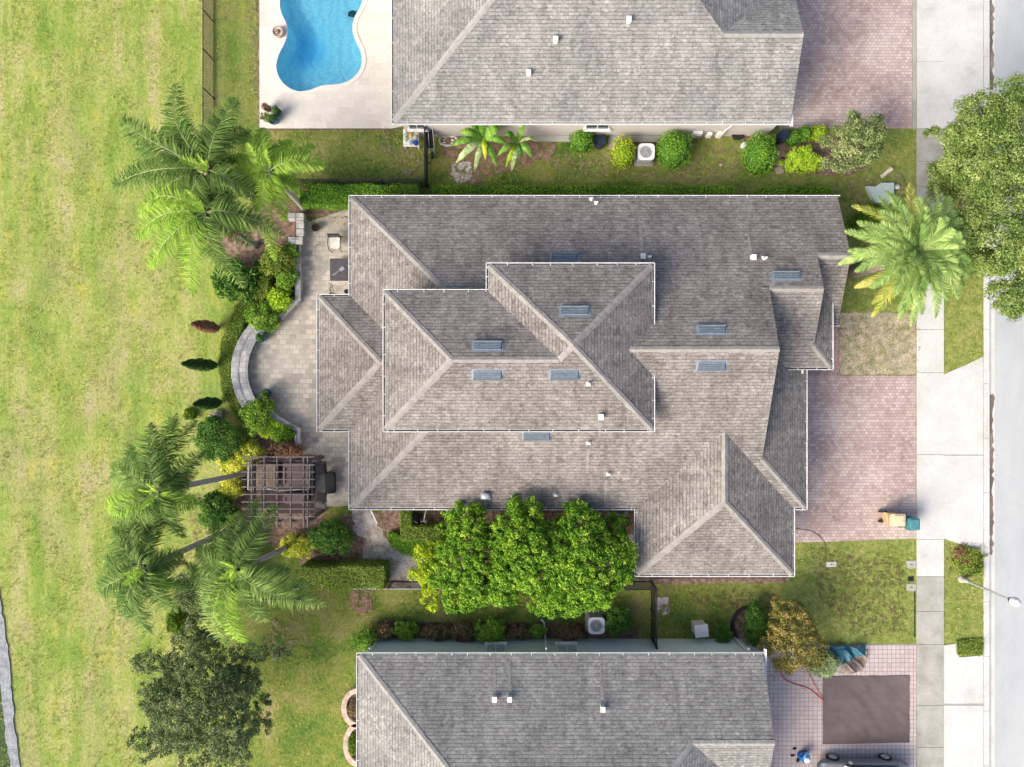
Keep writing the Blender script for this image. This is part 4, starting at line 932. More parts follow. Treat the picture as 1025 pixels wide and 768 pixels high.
# south neighbour's border
bgp = 'border plants along the teal wall'
for i, (px, py, rx, ry, h, mt, lb) in enumerate((
    (365, 641, 11, 10, 1.3, 'fresh', 'leafy green bush off the corner of the teal wall'),
    (386, 631, 10, 7, .7, 'purple', 'purplish low plant at the left end of the border'),
    (406, 631, 12, 8, .8, 'fresh', 'green tuft next to the purplish plant'),
    (438, 633, 15, 7, .7, 'purple', 'reddish brown low plant in the left half of the border'),
    (465, 632, 14, 9, .8, 'purple', 'dark speckled plant beside the tall green border bush'),
    (492, 632, 15, 11, 1.2, 'fresh', 'tallest green bush in the border, above a window'),
    (520, 633, 12, 6, .6, 'purple', 'dark low plant left of the downspout'),
    (538, 632, 8, 6, .6, 'fresh', 'small green plant touching the downspout'),
    (570, 633, 14, 7, .7, 'purple', 'dark low plant between downspout and air conditioner'),
    (618, 622, 14, 14, 1.0, 'shrub', 'dark green bush right of the southern air conditioner'))):
    shrub('border_plant', lb, px, py, rx, ry, h, mt, .10, .9, 70+i, group=bgp, cat='plant')
shrub('shrub', 'small bright bush between the white box and the black ring', 724, 633, 8, 9, .8, 'shrub', .11, 1, 81)
shrub('shrub', 'dark green shrub left of the rust-coloured shrub', 757, 626, 12, 20, 1.4, 'shrub', .09, 1, 82)
tree('large_shrub', 'rust and olive coloured shrub at the corner of the rose driveway', 790, 636, 1.5, (1.5, 1.75, 1.1), 0, 'rust', nclump=230, per=80, cr=.24, leaf=.10, seed=83, trunk=.05, cat='shrub', nlimb=6)
shrub('shrub', 'pale sage bush drooping over the driveway by the green tarp', 825, 664, 15, 12, .9, 'sage', .09, .8, 84)
shrub('groundcover_plant', 'brown and green weedy plant on the kerb strip by the lamp', 970, 562, 15, 15, .16, 'olive', .09, .22, 85, cat='plant', cr=.16)
shrub('groundcover_plant', 'purplish patch of stems in the weedy kerb strip', 964, 557, 9, 10, .16, 'brown', .08, .22, 86, cat='plant', cr=.14)
hedge('low square grass clump on the edge of the lower driveway apron', hpoly(959, 642, 984, 656, .12, 12, .12), .12, 'olive', 87, name='grass_clump', leaf=.08)

# banana plants
def banana(label, px, py, leaves, seed):
    g = np.random.default_rng(seed); x, y = W(px, py, 1.4); root = thing('banana_plant', label, 'banana plant', (x, y, 0), 'banana plants against the beige wall')
    MB().tube([(x, y, -.03), (x, y, 1.3)], [.11, .06], 8).build('stem', M['rachis'], root)
    for (tx, ty, z, wd, mt) in leaves:
        ex, ey = W(tx, ty, z); n = 16; V = []; L = math.hypot(ex-x, ey-y); dx, dy = (ex-x)/L, (ey-y)/L; r = []
        for i in range(n+1):
            t_ = i/n; ww = wd*math.sin(math.pi*min(1, t_*.93+.07))**.7*(1 if t_ > .12 else .25)*g.uniform(.8, 1.1); zz = 1.2+(z-1.2)*t_+.9*math.sin(math.pi*t_)*.6
            cx, cy = x+(ex-x)*t_, y+(ey-y)*t_
            V += [(cx-dy*ww, cy+dx*ww, zz-ww*.35), (cx, cy, zz), (cx+dy*ww, cy-dx*ww, zz-ww*.35)]
        Fs = []
        for i in range(n): a = i*3; Fs += [(a, a+1, a+4, a+3), (a+1, a+2, a+5, a+4)]
        mb = MB(); tone = g.uniform(.3, .85)
        for f in Fs: pass
        mb.add(V, Fs, tone); mb.r = list(np.clip(np.array(mb.r)+g.normal(0, .13, len(mb.r)), 0, 1)); mb.build('leaf', LM[mt], root)
banana('banana plant nearest the fence with a brown lower leaf', 484, 138, [(464, 116, 2.4, .17, 'banana'), (480, 114, 2.6, .2, 'banana'), (500, 128, 2.2, .32, 'banana'), (452, 146, 1.6, .2, 'banana'), (456, 164, 1.0, .2, 'sage'), (475, 172, .8, .16, 'sage'), (498, 168, .9, .18, 'banana'), (460, 132, 2.1, .24, 'banana'), (508, 144, 1.8, .22, 'banana'), (486, 160, 1.3, .14, 'lime')], 91)
banana('banana plant with a pale dried leaf, farther from the fence', 518, 142, [(526, 122, 2.4, .16, 'banana'), (505, 134, 2.3, .2, 'banana'), (538, 141, 1.9, .1, 'sage'), (512, 172, .8, .15, 'sage'), (533, 158, 1.2, .2, 'banana'), (498, 156, 1.5, .16, 'banana'), (522, 160, 1.1, .18, 'shrub'), (506, 168, .9, .12, 'lime')], 92)

# ------------------------------------------------------------------ pool
pool = thing('swimming_pool', 'freeform turquoise swimming pool set in the pale deck', 'swimming pool', (*W(318, 30), 0))
t = NT('pool_plaster_painted_ripples'); f = t.noise(t.pos, 1.6, 4, .6, 1.0); g2 = t.noise(t.pos, 9, 3, .7)
zz = t.node('ShaderNodeSeparateXYZ'); t.link(t.pos, zz.inputs[0]); dp = t.ramp(t.math('MULTIPLY_ADD', zz.outputs[2], -.5, t.math('MULTIPLY', f, .12)), [(.42, (.62, .92, 1)), (.66, (.46, .86, 1)), (.88, (.20, .66, .97))])  # the water's tint put into the floor colour, bluer where deeper
wv = t.node('ShaderNodeTexWave'); t.link(t.scale(t.pos, (.5, 1, 1)), wv.inputs[0]); wv.inputs['Scale'].default_value = 1.1; wv.inputs['Distortion'].default_value = 9; wv.inputs['Detail'].default_value = 3; wv.inputs['Detail Scale'].default_value = 1.6  # ripple and reflection stripes of the water, painted into the floor colour
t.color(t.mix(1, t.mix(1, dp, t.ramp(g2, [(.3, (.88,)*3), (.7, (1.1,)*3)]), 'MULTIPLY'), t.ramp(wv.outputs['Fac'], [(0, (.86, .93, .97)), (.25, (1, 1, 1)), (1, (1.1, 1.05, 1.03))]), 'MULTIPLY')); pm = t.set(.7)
def depth(x, y):
    px, py = x/.055+512.5, 384-y/.055
    d = .95+.75*math.exp(-(((px-300)/24)**2+((py-38)/26)**2))
    return d
mb = MB(); n = len(POOL); nr = 10; cx, cy = W(320, 28); V = []; Fs = []
for k in range(nr):
    f = [1, .995, .93, .82, .68, .54, .4, .26, .14, .05][k]
    for x, y in POOL:
        xx, yy = cx+(x-cx)*f, cy+(y-cy)*f; V.append((xx, yy, .045 if k == 0 else (-.75 if k == 1 else -depth(xx, yy))))
for k in range(nr-1):
    for i in range(n): j = (i+1) % n; Fs.append((k*n+i, k*n+j, (k+1)*n+j, (k+1)*n+i))
Fs.append(tuple(range((nr-1)*n, nr*n)))
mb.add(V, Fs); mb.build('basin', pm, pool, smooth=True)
mb = MB(); mb.prism(POOL, -.075, -.07)
t = NT('pool_water'); t.b.inputs['Roughness'].default_value = .03
tb = t.node('ShaderNodeBsdfTransparent'); tb.inputs[0].default_value = (.72, .97, 1, 1); gl = t.node('ShaderNodeBsdfGlossy'); gl.inputs['Roughness'].default_value = .04
fz = t.node('ShaderNodeFresnel'); fz.inputs['IOR'].default_value = 1.33; mx = t.node('ShaderNodeMixShader')
bp = t.node('ShaderNodeBump'); t.link(t.noise(t.pos, 3.2, 3, .5, .8), bp.inputs['Height']); bp.inputs['Strength'].default_value = .6; bp.inputs['Distance'].default_value = .06
t.link(bp.outputs[0], gl.inputs['Normal']); t.link(bp.outputs[0], fz.inputs['Normal']); t.link(fz.outputs[0], mx.inputs[0]); t.link(tb.outputs[0], mx.inputs[1]); t.link(gl.outputs[0], mx.inputs[2]); t.link(mx.outputs[0], t.out.inputs[0])
o = MB().add([(x, y, -.07) for x, y in POOL], [tuple(range(n))]).build('water', t.m, pool)
cop = []
mb = MB(); 
V = [(x, y, .056) for x, y in POOL]+[(cx+(x-cx)*1.0+0, cy+(y-cy), .056) for x, y in POOL]
def offs(poly, d):
    out = []; m_ = len(poly)
    for i in range(m_):
        a, b = poly[i-1], poly[(i+1) % m_]; L = math.dist(a, b) or 1; out.append((poly[i][0]+(b[1]-a[1])/L*d, poly[i][1]-(b[0]-a[0])/L*d))
    return out
sg = 1 if sum(POOL[i][0]*POOL[(i+1) % n][1]-POOL[(i+1) % n][0]*POOL[i][1] for i in range(n)) > 0 else -1
inn, out = offs(POOL, -.03*sg), offs(POOL, .2*sg)
V = [(x, y, .075) for x, y in inn]+[(x, y, .075) for x, y in out]+[(x, y, -.02) for x, y in inn]+[(x, y, .04) for x, y in out]
Fs = []
for i in range(n): j = (i+1) % n; Fs += [(i, j, n+j, n+i), (i, 2*n+i, 2*n+j, j), (n+i, n+j, 3*n+j, 3*n+i)]
mb.add(V, Fs); mb.build('coping', plain('pale_coping', (.63, .59, .53), .7, var=.08), pool)
x, y = W(350, 6, 0)
rt = thing('pool_cleaner', 'small dark blue cleaner unit at the top of the pool', 'pool cleaner', (x, y, -.95))
MB().lathe(x, y, [(.16, -.9), (.2, -.82), (.17, -.72), (.08, -.68)], 14, 1.3, .9).build('body', plain('dark_blue_plastic', (.01, .06, .09), .4), rt)
for s_ in (-1, 1): MB().tube([(x+.22*s_, y-.1, -.85), (x+.22*s_, y+.1, -.85)], .07, 8).build('wheel', M['black'], rt)

def pot(label, px, py, r, h, col, plant=None, seed=0, group=None, leafy=.9, cat='plant pot'):
    x, y = W(px, py, h*.8); root = thing('plant_pot', label, cat, (x, y, 0), group)
    MB().lathe(x, y, [(r*.6, .02), (r*.85, h*.4), (r, h*.85), (r*1.08, h), (r*.88, h), (r*.85, h*.86), (.02, h*.85)], 18).build('pot', plain('glaze_'+col[0], col[1], .3, spec=.5), root)
    if plant:
        g = np.random.default_rng(seed); q, tone, _ = cloud((x, y, h+.1), (r*leafy, r*leafy, .3), 12, 26, .13, .10, .05, seed, (.2, 1)); MB().quads(q, tone).build('foliage', LM[plant], root)
    return root
pg = 'glazed pots in the corner of the pool deck'
pot('brown pot, upper left of the cluster in the deck corner', 268, 109, .17, .35, ('brown', (.14, .09, .06)), 'brown', 1, pg, .7)
pot('green pot on the right of the deck corner cluster', 278, 113, .22, .42, ('green', (.06, .13, .10)), 'shrub', 2, pg, .6)
pot('dark blue pot at the bottom of the deck corner cluster', 273, 120, .25, .45, ('navy', (.02, .07, .14)), 'shrub', 3, pg, .6)
pot('grey pot with a leafy plant at the left of the cluster', 267, 119, .18, .35, ('grey', (.25, .25, .24)), 'grey', 4, pg, 1.2)
x, y = W(278, 32, .3); r_ = thing('fire_bowl', 'round beige stone bowl at the pool edge', 'bowl', (x, y, 0))
MB().lathe(x, y, [(.22, .05), (.3, .2), (.31, .34), (.26, .36), (.22, .3), (.05, .27)], 20).build('bowl', plain('beige_stone', (.38, .30, .25), .8), r_)
MB().lathe(x, y, [(.12, .27), (.1, .36), (.04, .4)], 10).build('burner', plain('dark_stone', (.2, .14, .11), .8), r_)
x, y = W(393.5, 104, 1); 
# ------------------------------------------------------------------ garden walls, patio things
inner = [(cx_+51*math.cos(math.radians(a)), cy_-54*math.sin(math.radians(a))) for a in range(118, 236, 4)]
outer = [(cx_+65*math.cos(math.radians(a)), cy_-66*math.sin(math.radians(a))) for a in range(234, 114, -4)]
swp = [W(a, b, .45) for a, b in inner+outer]
sw = thing('seat_wall', 'curved grey stone seat wall around the round patio', 'wall', (*W(240, 370), 0))
MB().prism(swp, -.05, .42).build('wall', M['stone'], sw)
mb = MB(); path = smooth_poly([W(a, b, .5) for a, b in inner], 1, False); mb.prism(strip(path, -.02, .14), .425, .47); mb.prism(strip(path, -.46, -.36), .425, .44); mb.build('coping', plain('grey_coping', (.26, .27, .29), .8, var=.3), sw)
def low_wall(label, pts, wd, h):
    p = [W(a, b, h) for a, b in pts]; o = thing('garden_wall', label, 'wall', (*p[0], 0)); MB().prism(strip(p, -wd/2, wd/2), -.05, h).build('wall', M['stone'], o); MB().prism(strip(p, -wd/2-.02, -wd/2+.06), h+.002, h+.04).build('coping', plain('grey_coping', (.26, .27, .29)), o); return o
low_wall('thin straight stone wall between shrubs and the upper patio', [(298, 246), (298, 300), (280, 318)][::-1], .3, .45)
low_wall('short bent stone wall beside the pergola corner', [(262, 405), (274, 417), (288, 425), (298, 430), (298, 447)], .28, .45)
pl_ = thing('stone_planter', 'square block planter at the top of the patio', 'planter', (*W(297, 230), 0))
mb = MB()
for k, (a, b) in enumerate(((292, 217), (300, 217), (300, 225), (300, 233), (299, 241), (292, 241))):
    x, y = W(a, b, .55); mb.box(x, y, -.05, .40, .40, .58, 0, 1, .02)
mb.build('block', M['stone'], pl_); x, y = W(291, 229, .4); MB().box(x, y, 0, .45, .95, .3).build('soil', M['mulch'], pl_)
pot('black round pot on the upper patio', 316, 228, .2, .35, ('black', (.02, .015, .015)))
pot('dark teal pot inside the upper end of the seat wall', 262, 338, .27, .5, ('teal', (.015, .07, .09)), 'shrub', 5, None, .5)
pot('navy blue pot inside the lower end of the seat wall', 267, 394, .26, .45, ('blue', (.02, .05, .13)), 'hedge', 6, None, .5)
# cushioned chair
x, y = W(335, 243, .5); c = thing('patio_chair', 'pale cushioned metal armchair on the upper patio', 'chair', (x, y, 0))
MB().box(x, y, .36, .55, .6, .12, 0, .96, .06).build('seat', M['offwhite'], c); MB().box(x, y+.36, .4, .62, .08, .55, 0, .95).build('backrest', M['black'], c)
for s_ in (-1, 1):
    mb = MB(); mb.tube([(x+.33*s_, y+.34, .05), (x+.33*s_, y+.34, .62), (x+.34*s_, y-.1, .66), (x+.31*s_, y-.38, .58), (x+.27*s_, y-.42, .02)], .022, 6); mb.build('armrest', M['black'], c)
# grill island
x, y = W(341, 270, .95); c = thing('outdoor_counter', 'dark topped outdoor counter under the eave', 'counter', (x, y, 0))
MB().box(x, y, 0, 1.0, 1.05, .9).build('cabinet', M['stone'], c); MB().box(x, y, .903, 1.15, 1.2, .05, 0, 1, .02).build('top', plain('dark_granite', (.075, .07, .075), .35), c)
x2, y2 = W(338, 272, 1.0); c = thing('spatula', 'steel grill spatula lying on the dark counter', 'utensil', (x2, y2, .955))
mb = MB(); a = .62; d = (math.cos(a), math.sin(a)); mb.tube([(x2-d[0]*.33, y2-d[1]*.33, .97), (x2+d[0]*.15, y2+d[1]*.15, .98)], [.04, .028], 6); mb.build('handle', M['metal'], c)
MB().box(x2+d[0]*.27, y2+d[1]*.27, .957, .26, .18, .02, a).build('blade', M['metal'], c)
x, y = W(331.5, 290, .3); c = tag(MB().tube([(x+.0, y+.28, .9), (x+.12, y+.2, .5), (x+.10, y-.12, .1), (x-.12, y-.15, .06), (x-.14, y+.1, .06), (x, y+.22, .3)], .018, 5).tube([(x-.2, y-.2, .04), (x+.2, y-.2, .04)], .025, 5).build('wire_stand', M['black'], loc=(x, y, 0)), 'thin black wire stand next to the dark counter', 'stand')
pot('small dark pot under the house corner by the wire stand', 347, 292, .12, .25, ('black', (.02, .015, .015)))

# pergola
ph = 2.6
pr = thing('pergola', 'brown timber pergola with a grid of beams over the seating', 'pergola', (*W(283, 490, ph), 0))
xa, ya = W(246, 457, ph); xb, yb = W(315, 528, ph)
for px in (252, 264.5, 277.5, 291, 304, 308):
    x, _ = W(px, 0, ph); MB().box(x, (W(0, 457, ph)[1]+W(0, 527, ph)[1])/2, ph-.1, .06, W(0, 456, ph)[1]-W(0, 528, ph)[1], .16).build('rafter', [M['brownt']], pr)
for py in (457.5, 465.5, 472.5, 480, 487.5, 495, 502.5, 509.5, 517):
    _, y = W(0, py, ph+.1); x0 = W(242, 0, ph+.1)[0]; x1 = W(315, 0, ph+.1)[0]; MB().box((x0+x1)/2, y, ph+.063, x1-x0, .045, .08).build('slat', M['brownt'], pr)
for px in (251.5, 309):
    for py in (463, 521):
        x, y = W(px, py, ph); MB().box(x, y, 0, .15, .15, ph-.1).build('post', M['brown'], pr)
for py in (462, 522):
    x0, y = W(244, py, ph); x1 = W(317, 0, ph)[0]; MB().box((x0+x1)/2, y, ph-.27, x1-x0, .09, .165).build('beam', M['brown'], pr)
for xx in (W(251.5, 0, ph)[0], W(309, 0, ph)[0]): MB().box(xx+.12, (W(0, 463, ph)[1]+W(0, 521, ph)[1])/2, ph-.27, .05, 3.0, .15).build('beam', M['brown'], pr)
lt = thing('light_string', 'white tube light hung in a U below the pergola beams', 'light', (*W(280, 490, 2.3), 2.3))
mb = MB(); mb.tube([W3(249, 461, 2.3), W3(248.5, 490, 2.28), W3(264, 489, 2.2), W3(280, 491, 2.3), W3(296, 490, 2.2), W3(309.5, 490, 2.28), W3(310, 461, 2.3)], .045, 5); mb.build('tube', M['white'], lt)
# pergola floor and furniture
struct('pergola_deck', MB().prism(PP((262, 462), (322, 462), (322, 514), (262, 514)), -.05, .03), plain('dark_brown_deck', (.05, .033, .032), .8, var=.3))
def sofa(label, px0, py0, px1, py1):
    x0, y0 = W(px0, py1, .45); x1, y1 = W(px1, py0, .45); x, y = (x0+x1)/2, (y0+y1)/2; c = thing('sofa', label, 'sofa', (x, y, 0))
    MB().box(x, y, .12, x1-x0, y1-y0, .24, 0, 1, .03).build('frame', M['brown'], c)
    mauve = plain('mauve_cushion', (.125, .088, .092), .9, var=.1)
    MB().box(x, y-.08, .363, (x1-x0)*.92, (y1-y0)*.8, .16, 0, .97, .05).build('seat_cushion', mauve, c)
    MB().box(x, y1-.12, .363, (x1-x0)*.96, .22, .4, 0, .95, .04).build('back_cushion', mauve, c)
    for s_ in (-1, 1): MB().box(x+s_*((x1-x0)/2-.05), y, .363, .1, y1-y0-.3, .22).build('armrest', M['brown'], c)
sofa('deep mauve sofa under the right half of the pergola', 284, 463, 309, 487)
sofa('smaller mauve seat below the deep sofa under the pergola', 284, 493, 306, 504)
x, y = W(266, 476, .4); c = thing('wooden_table', 'low brown plank table under the left half of the pergola', 'table', (x, y, 0)); mb = MB()
for k in range(6): mb.box(x-.45+k*.18, y, .38, .165, 1.25, .035)
mb.build('top', plain('brown_plank', (.15, .11, .085), .7, var=.4, sc=3), c)
for sx_ in (-.45, .45):
    for sy_ in (-.55, .55): MB().box(x+sx_, y+sy_, 0, .06, .06, .38).build('leg', M['brown'], c)
x, y = W(330, 484, .4); c = thing('ottoman', 'black rectangular ottoman between the pergola and the house', 'ottoman', (x, y, 0)); MB().box(x, y, .1, .52, 1.12, .32, .04, .97, .05).build('cushion', M['black'], c)
for sx_ in (-.2, .2):
    for sy_ in (-.45, .45): MB().box(x+sx_, y+sy_, 0, .05, .05, .1).build('leg', M['black'], c)
def dchair(label, px, py, rz):
    x, y = W(px, py, .5); c = thing('patio_chair', label, 'chair', (0, 0, 0), 'dark chairs by the pergola')
    MB().box(0, 0, .38, .5, .5, .06, 0, 1, .04).build('seat', M['black'], c); MB().box(.27, 0, .4, .05, .5, .5, 0, .95).build('backrest', M['black'], c)
    for s_ in (-1, 1):
        MB().tube([(-.25, .27*s_, 0), (-.24, .27*s_, .62), (.26, .27*s_, .64)], .018, 5).build('armrest', M['black'], c)
        MB().tube([(.24, .24*s_, 0), (.26, .24*s_, .4)], .018, 5).build('leg', M['black'], c)
    c.location = (x, y, 0); c.rotation_euler = (0, 0, rz)
dchair('dark metal chair right of the pergola, upper one', 321, 470, .2)
dchair('dark metal chair right of the pergola, lower one', 321, 498, -.2)
struct('grey_mat', MB().prism(PP((316, 462), (327, 462), (327, 508), (316, 508)), .02, .035), plain('grey_mat', (.10, .11, .11), .9))

# ------------------------------------------------------------------ fences
def chain_fence(label, pts, h=1.4, post=2.0, rail='black', mesh=.065, group=None):
    root = thing('wire_fence', label, 'fence', (*pts[0], 0), group); wires = MB()
    for i in range(len(pts)-1):
        a, b = Vector((*pts[i], 0)), Vector((*pts[i+1], 0)); L = (b-a).length; d = (b-a)/L; k = max(1, round(L/post))
        for j in range(k+1):
            p = a+d*(L*j/k); MB().tube([(p.x, p.y, -.1), (p.x, p.y, h+.03)], .032, 7).build('post', M['black'], root)
        MB().tube([tuple(a+Vector((0, 0, h))), tuple(b+Vector((0, 0, h)))], .024, 6).build('rail', M[rail], root)
        MB().tube([tuple(a+Vector((0, 0, .06))), tuple(b+Vector((0, 0, .06)))], .03, 6).build('rail', M['black'], root)
        s_ = -h
        while s_ < L:
            t0, t1 = max(0, s_), min(L, s_+h)
            for sg_ in (1, -1):
                z0, z1 = t0-s_, t1-s_
                if sg_ < 0: z0, z1 = h-z0, h-z1
                p, q = a+d*t0, a+d*t1; wires.bar((p.x, p.y, z0), (q.x, q.y, z1), .012)
            s_ += mesh*1.414
    wires.build('wire_mesh', M['wire'], root)
fx = -16.38
chain_fence('black wire fence running up beside the park field', [(fx, 24), (fx, 11.5)], 1.4, 2.0, mesh=.11)
yy = 10.62
chain_fence('black wire fence behind the hedge by the leaning palm trunk', [W(300, 0)[0:1]+(10.85,), (-4.62, 10.85)], 1.3, 2.4, mesh=.14)
gt = thing('fence_gate', 'black gate fence between the neighbour wall and the hedge', 'gate', (-4.62, 12, 0))
mb = MB(); mb.tube([(-4.62, 10.8, 1.5), (-4.62, 13.5, 1.5)], .035, 6); mb.tube([(-4.62, 10.8, .15), (-4.62, 13.5, .15)], .03, 6); mb.tube([(-4.62, 10.8, .8), (-4.62, 13.5, .8)], .03, 6); mb.build('rail', M['black'], gt)
mb = MB()
for k in range(26): mb.box(-4.62, 10.85+k*.105, 0.08, .025, .025, 1.45)
mb.build('pickets', M['black'], gt)
for yv in (10.8, 12.1, 13.5): MB().box(-4.62, yv, 0, .08, .08, 1.6).build('post', M['black'], gt)
chain_fence('wire fence with a pale top rail along the southern hedge and trees', [(-11.6, -10.9), (6.0, -10.9)], 1.35, 2.4, 'metal', .11)
chain_fence('short black wire fence between the last tree and the garage corner', [(6.0, -10.9), (7.65, -10.9)], 1.5, 1.7, 'black', .11)
gt = thing('fence_gate', 'black picket gate reaching the teal wall', 'gate', (7.65, -12, 0))
mb = MB()
for z in (.15, .8, 1.5): mb.tube([(7.65, -13.95, z), (7.65, -10.9, z)], .032, 6)
mb.build('rail', M['black'], gt); mb = MB()
for k in range(29): mb.box(7.65, -13.9+k*.105, .08, .025, .025, 1.45)
mb.build('pickets', M['black'], gt)
for yv in (-13.95, -12.4, -10.9): MB().box(7.65, yv, 0, .09, .09, 1.6).build('post', M['black'], gt)
tag(MB().box((W(630, 0)[0]+W(790, 0)[0])/2, -10.72, -.03, 8.2, .05, .1).build('edging_strip', M['brown'], loc=(10, -10.7, 0)), 'thin brown edging strip along the garage side lawn', 'edging')
tag(MB().box(W(283, 0)[0], W(0, 601)[1], -.03, 2.3, .1, .12).build('edging_timber', M['brown'], loc=(*W(283, 601), 0)), 'brown timber edging on the grass below the bright palm', 'edging')

# ------------------------------------------------------------------ utility things
def ac_unit(label, x, y, rz=0):
    c = thing('air_conditioner', label, 'air conditioner', (0, 0, 0), 'outdoor air conditioner units')
    MB().box(0, 0, 0, 1.05, 1.05, .09).build('base_pad', M['conc_old'], c)
    MB().box(0, 0, .092, .84, .84, .72, 0, 1, .07).build('cabinet', plain('ac_grey', (.36, .37, .37), .6), c)
    mb = MB(); n_ = 28; ring = []
    for k in range(n_):
        a = 2*math.pi*k/n_; ca, sa = math.cos(a), math.sin(a); m_ = max(abs(ca), abs(sa)); sq = .45/m_; sq = min(sq, .54)
        ring.append(((sq*ca, sq*sa), (.33*ca, .33*sa)))
    V = [(*r[0], .815) for r in ring]+[(*r[0], .86) for r in ring]+[(*r[1], .86) for r in ring]+[(*r[1], .80) for r in ring]
    Fs = []
    for k in range(n_):
        j = (k+1) % n_
        for l_ in range(3): Fs.append((l_*n_+k, l_*n_+j, (l_+1)*n_+j, (l_+1)*n_+k))
    mb.add(V, Fs); mb.build('top_frame', plain('ac_white', (.62, .64, .66), .5, var=.05), c)
    MB().lathe(0, 0, [(.33, .55), (.33, .56), (.02, .561)], 20).build('fan_well', plain('fan_well', (.03, .05, .07), .6), c)
    fb = MB()
    for k in range(5):
        a = k*1.2566; ca, sa = math.cos(a), math.sin(a); cb_, sb = math.cos(a+.7), math.sin(a+.7)
        fb.add([(.07*ca, .07*sa, .66), (.30*ca, .30*sa, .62), (.30*cb_, .30*sb, .70), (.07*cb_, .07*sb, .70)], [(0, 1, 2, 3)])
    fb.build('fan', plain('fan_blue_grey', (.16, .23, .29), .5, .1), c)
    gr = MB(); gr.lathe(0, 0, [(.12, .85), (.12, .875), (.02, .88)], 14)
    for k in range(12):
        a = k*.5236; gr.tube([(.1*math.cos(a), .1*math.sin(a), .862), (.34*math.cos(a), .34*math.sin(a), .862)], .006, 4)
    for r in (.2, .27): gr.tube([(r*math.cos(k*.3142), r*math.sin(k*.3142), .862) for k in range(21)], .006, 4)
    gr.build('grille', plain('grille_grey', (.25, .28, .3), .5), c)
    c.location = (x, y, 0); c.rotation_euler = (0, 0, rz); return c
a1 = ac_unit('air conditioner between two clipped bushes by the beige wall', *W(647, 152, .85))
a2 = copy_tree(a1); a2['label'] = 'air conditioner beside the teal wall'; a2.location = (*W(597, 626.5, .85), 0)
a3 = copy_tree(a1); a3['label'] = 'air conditioner half hidden under the garage-side gutter'; a3.location = (*W(621, 508.5, .85), 0)
struct('service_path', MB().prism(PP((613, 535), (634, 535), (634, 552), (613, 552)), -.05, .02), M['conc_old'])
x, y = W(702.5, 632, .9); c = thing('utility_cabinet', 'pale grey box cabinet against the teal wall', 'cabinet', (x, y, 0)); MB().box(x, y, 0, .66, .62, .82, .1, .97, .03).build('body', plain('pale_grey_paint', (.5, .5, .5), .5, var=.06), c); MB().box(x, y, .822, .72, .68, .05, .1, 1, .03).build('lid', plain('pale_grey_lid', (.58, .58, .58), .5, var=.06), c)
# pool equipment
x, y = W(418, 519, .5); c = thing('pool_equipment', 'black pump and white pipes inside the low hedge corner', 'pump', (x, y, 0))
MB().lathe(x-.15, y, [(.26, 0), (.28, .35), (.2, .6), (.06, .66)], 16).build('filter', M['black'], c)
MB().tube([(x-.3, y-.35, .2), (x+.3, y-.35, .2)], .13, 12).build('motor', M['black'], c)
mb = MB(); mb.tube([(x+.15, y-.1, .3), (x+.2, y-.15, .62), (x+.35, y-.15, .62), (x+.45, y+.5, .4)], .035, 6); mb.tube([(x+.35, y-.2, .5), (x+.5, y-.2, .5)], .08, 8); mb.tube([(x-.2, y-.1, .64), (x-.0, y-.25, .6)], .04, 6); mb.build('pipe', M['white'], c)
x, y = W(449, 511, .4); c = thing('white_box', 'small white and black box beside the pump under the gutter', 'box', (x, y, 0)); MB().box(x, y, 0, .45, .3, .35, 0, .95, .03).build('body', M['white'], c); MB().box(x+.05, y-.05, .353, .18, .14, .05).build('lid', M['black'], c)
# things behind the gate at the north neighbour
x, y = W(411, 137, .7); c = thing('storage_shelf', 'plastic table of colourful bottles and tubs in front of the black gate', 'table', (x, y, 0))
MB().box(x, y, .5, .85, .95, .04).build('top', M['offwhite'], c)
for sx_ in (-.37, .37):
    for sy_ in (-.42, .42): MB().box(x+sx_, y+sy_, 0, .05, .05, .5).build('leg', M['offwhite'], c)
rr = random.Random(4); cols = [('yellow', (.6, .45, .05)), ('mint', (.35, .5, .38)), ('white_tub', (.7, .7, .66)), ('orange', (.55, .28, .05)), ('sky', (.35, .5, .55)), ('navy_tub', (.015, .06, .28)), ('cream', (.6, .58, .42)), ('mint2', (.4, .52, .42)), ('white_tub2', (.7, .7, .7))]
lbls = ['yellow tub', 'mint green tub', 'white tub', 'orange bottle', 'pale blue tub', 'dark blue bucket', 'cream bottle', 'light green bottle', 'white bottle']
spots = [(0, .05), (-.28, .1), (-.3, .34), (.02, .3), (-.05, -.3), (.27, -.32), (-.3, -.15), (.25, .0), (.26, .33)]
for (nm, cc), lb, (dx, dy) in zip(cols, lbls, spots):
    r = .15 if 'bucket' in lb else .10; c = thing('bucket' if 'bucket' in lb else ('tub' if 'tub' in lb else 'bottle'), lb+' on the plastic table by the gate', 'container', (x+dx, y+dy, .54), 'containers on the plastic table')
    MB().lathe(x+dx, y+dy, [(r*.8, .542), (r, .7), (r*.95, .74)], 12).build('body', plain('plastic_'+nm, cc, .4), c); MB().lathe(x+dx, y+dy, [(r*.5, .741), (r*.45, .78)], 8).build('lid', plain('plastic_'+nm, cc, .4), c)
x, y = W(431, 133, 1.0); c = thing('wheelbarrow', 'dark upright wheelbarrow leaning on the beige wall beside the gate', 'wheelbarrow', (x, y, 0))
MB().add([(x-.1, y-.55, .25), (x+.12, y-.5, .25), (x+.15, y+.45, .9), (x-.12, y+.45, .9), (x-.22, y-.7, .62), (x+.0, y-.7, .62), (x+.02, y+.5, 1.3), (x-.25, y+.5, 1.3)], [(0, 1, 2, 3), (0, 1, 5, 4), (1, 2, 6, 5), (2, 3, 7, 6), (3, 0, 4, 7)]).build('tray', plain('dark_grey_metal', (.04, .045, .05), .35, .5), c)
mb = MB()
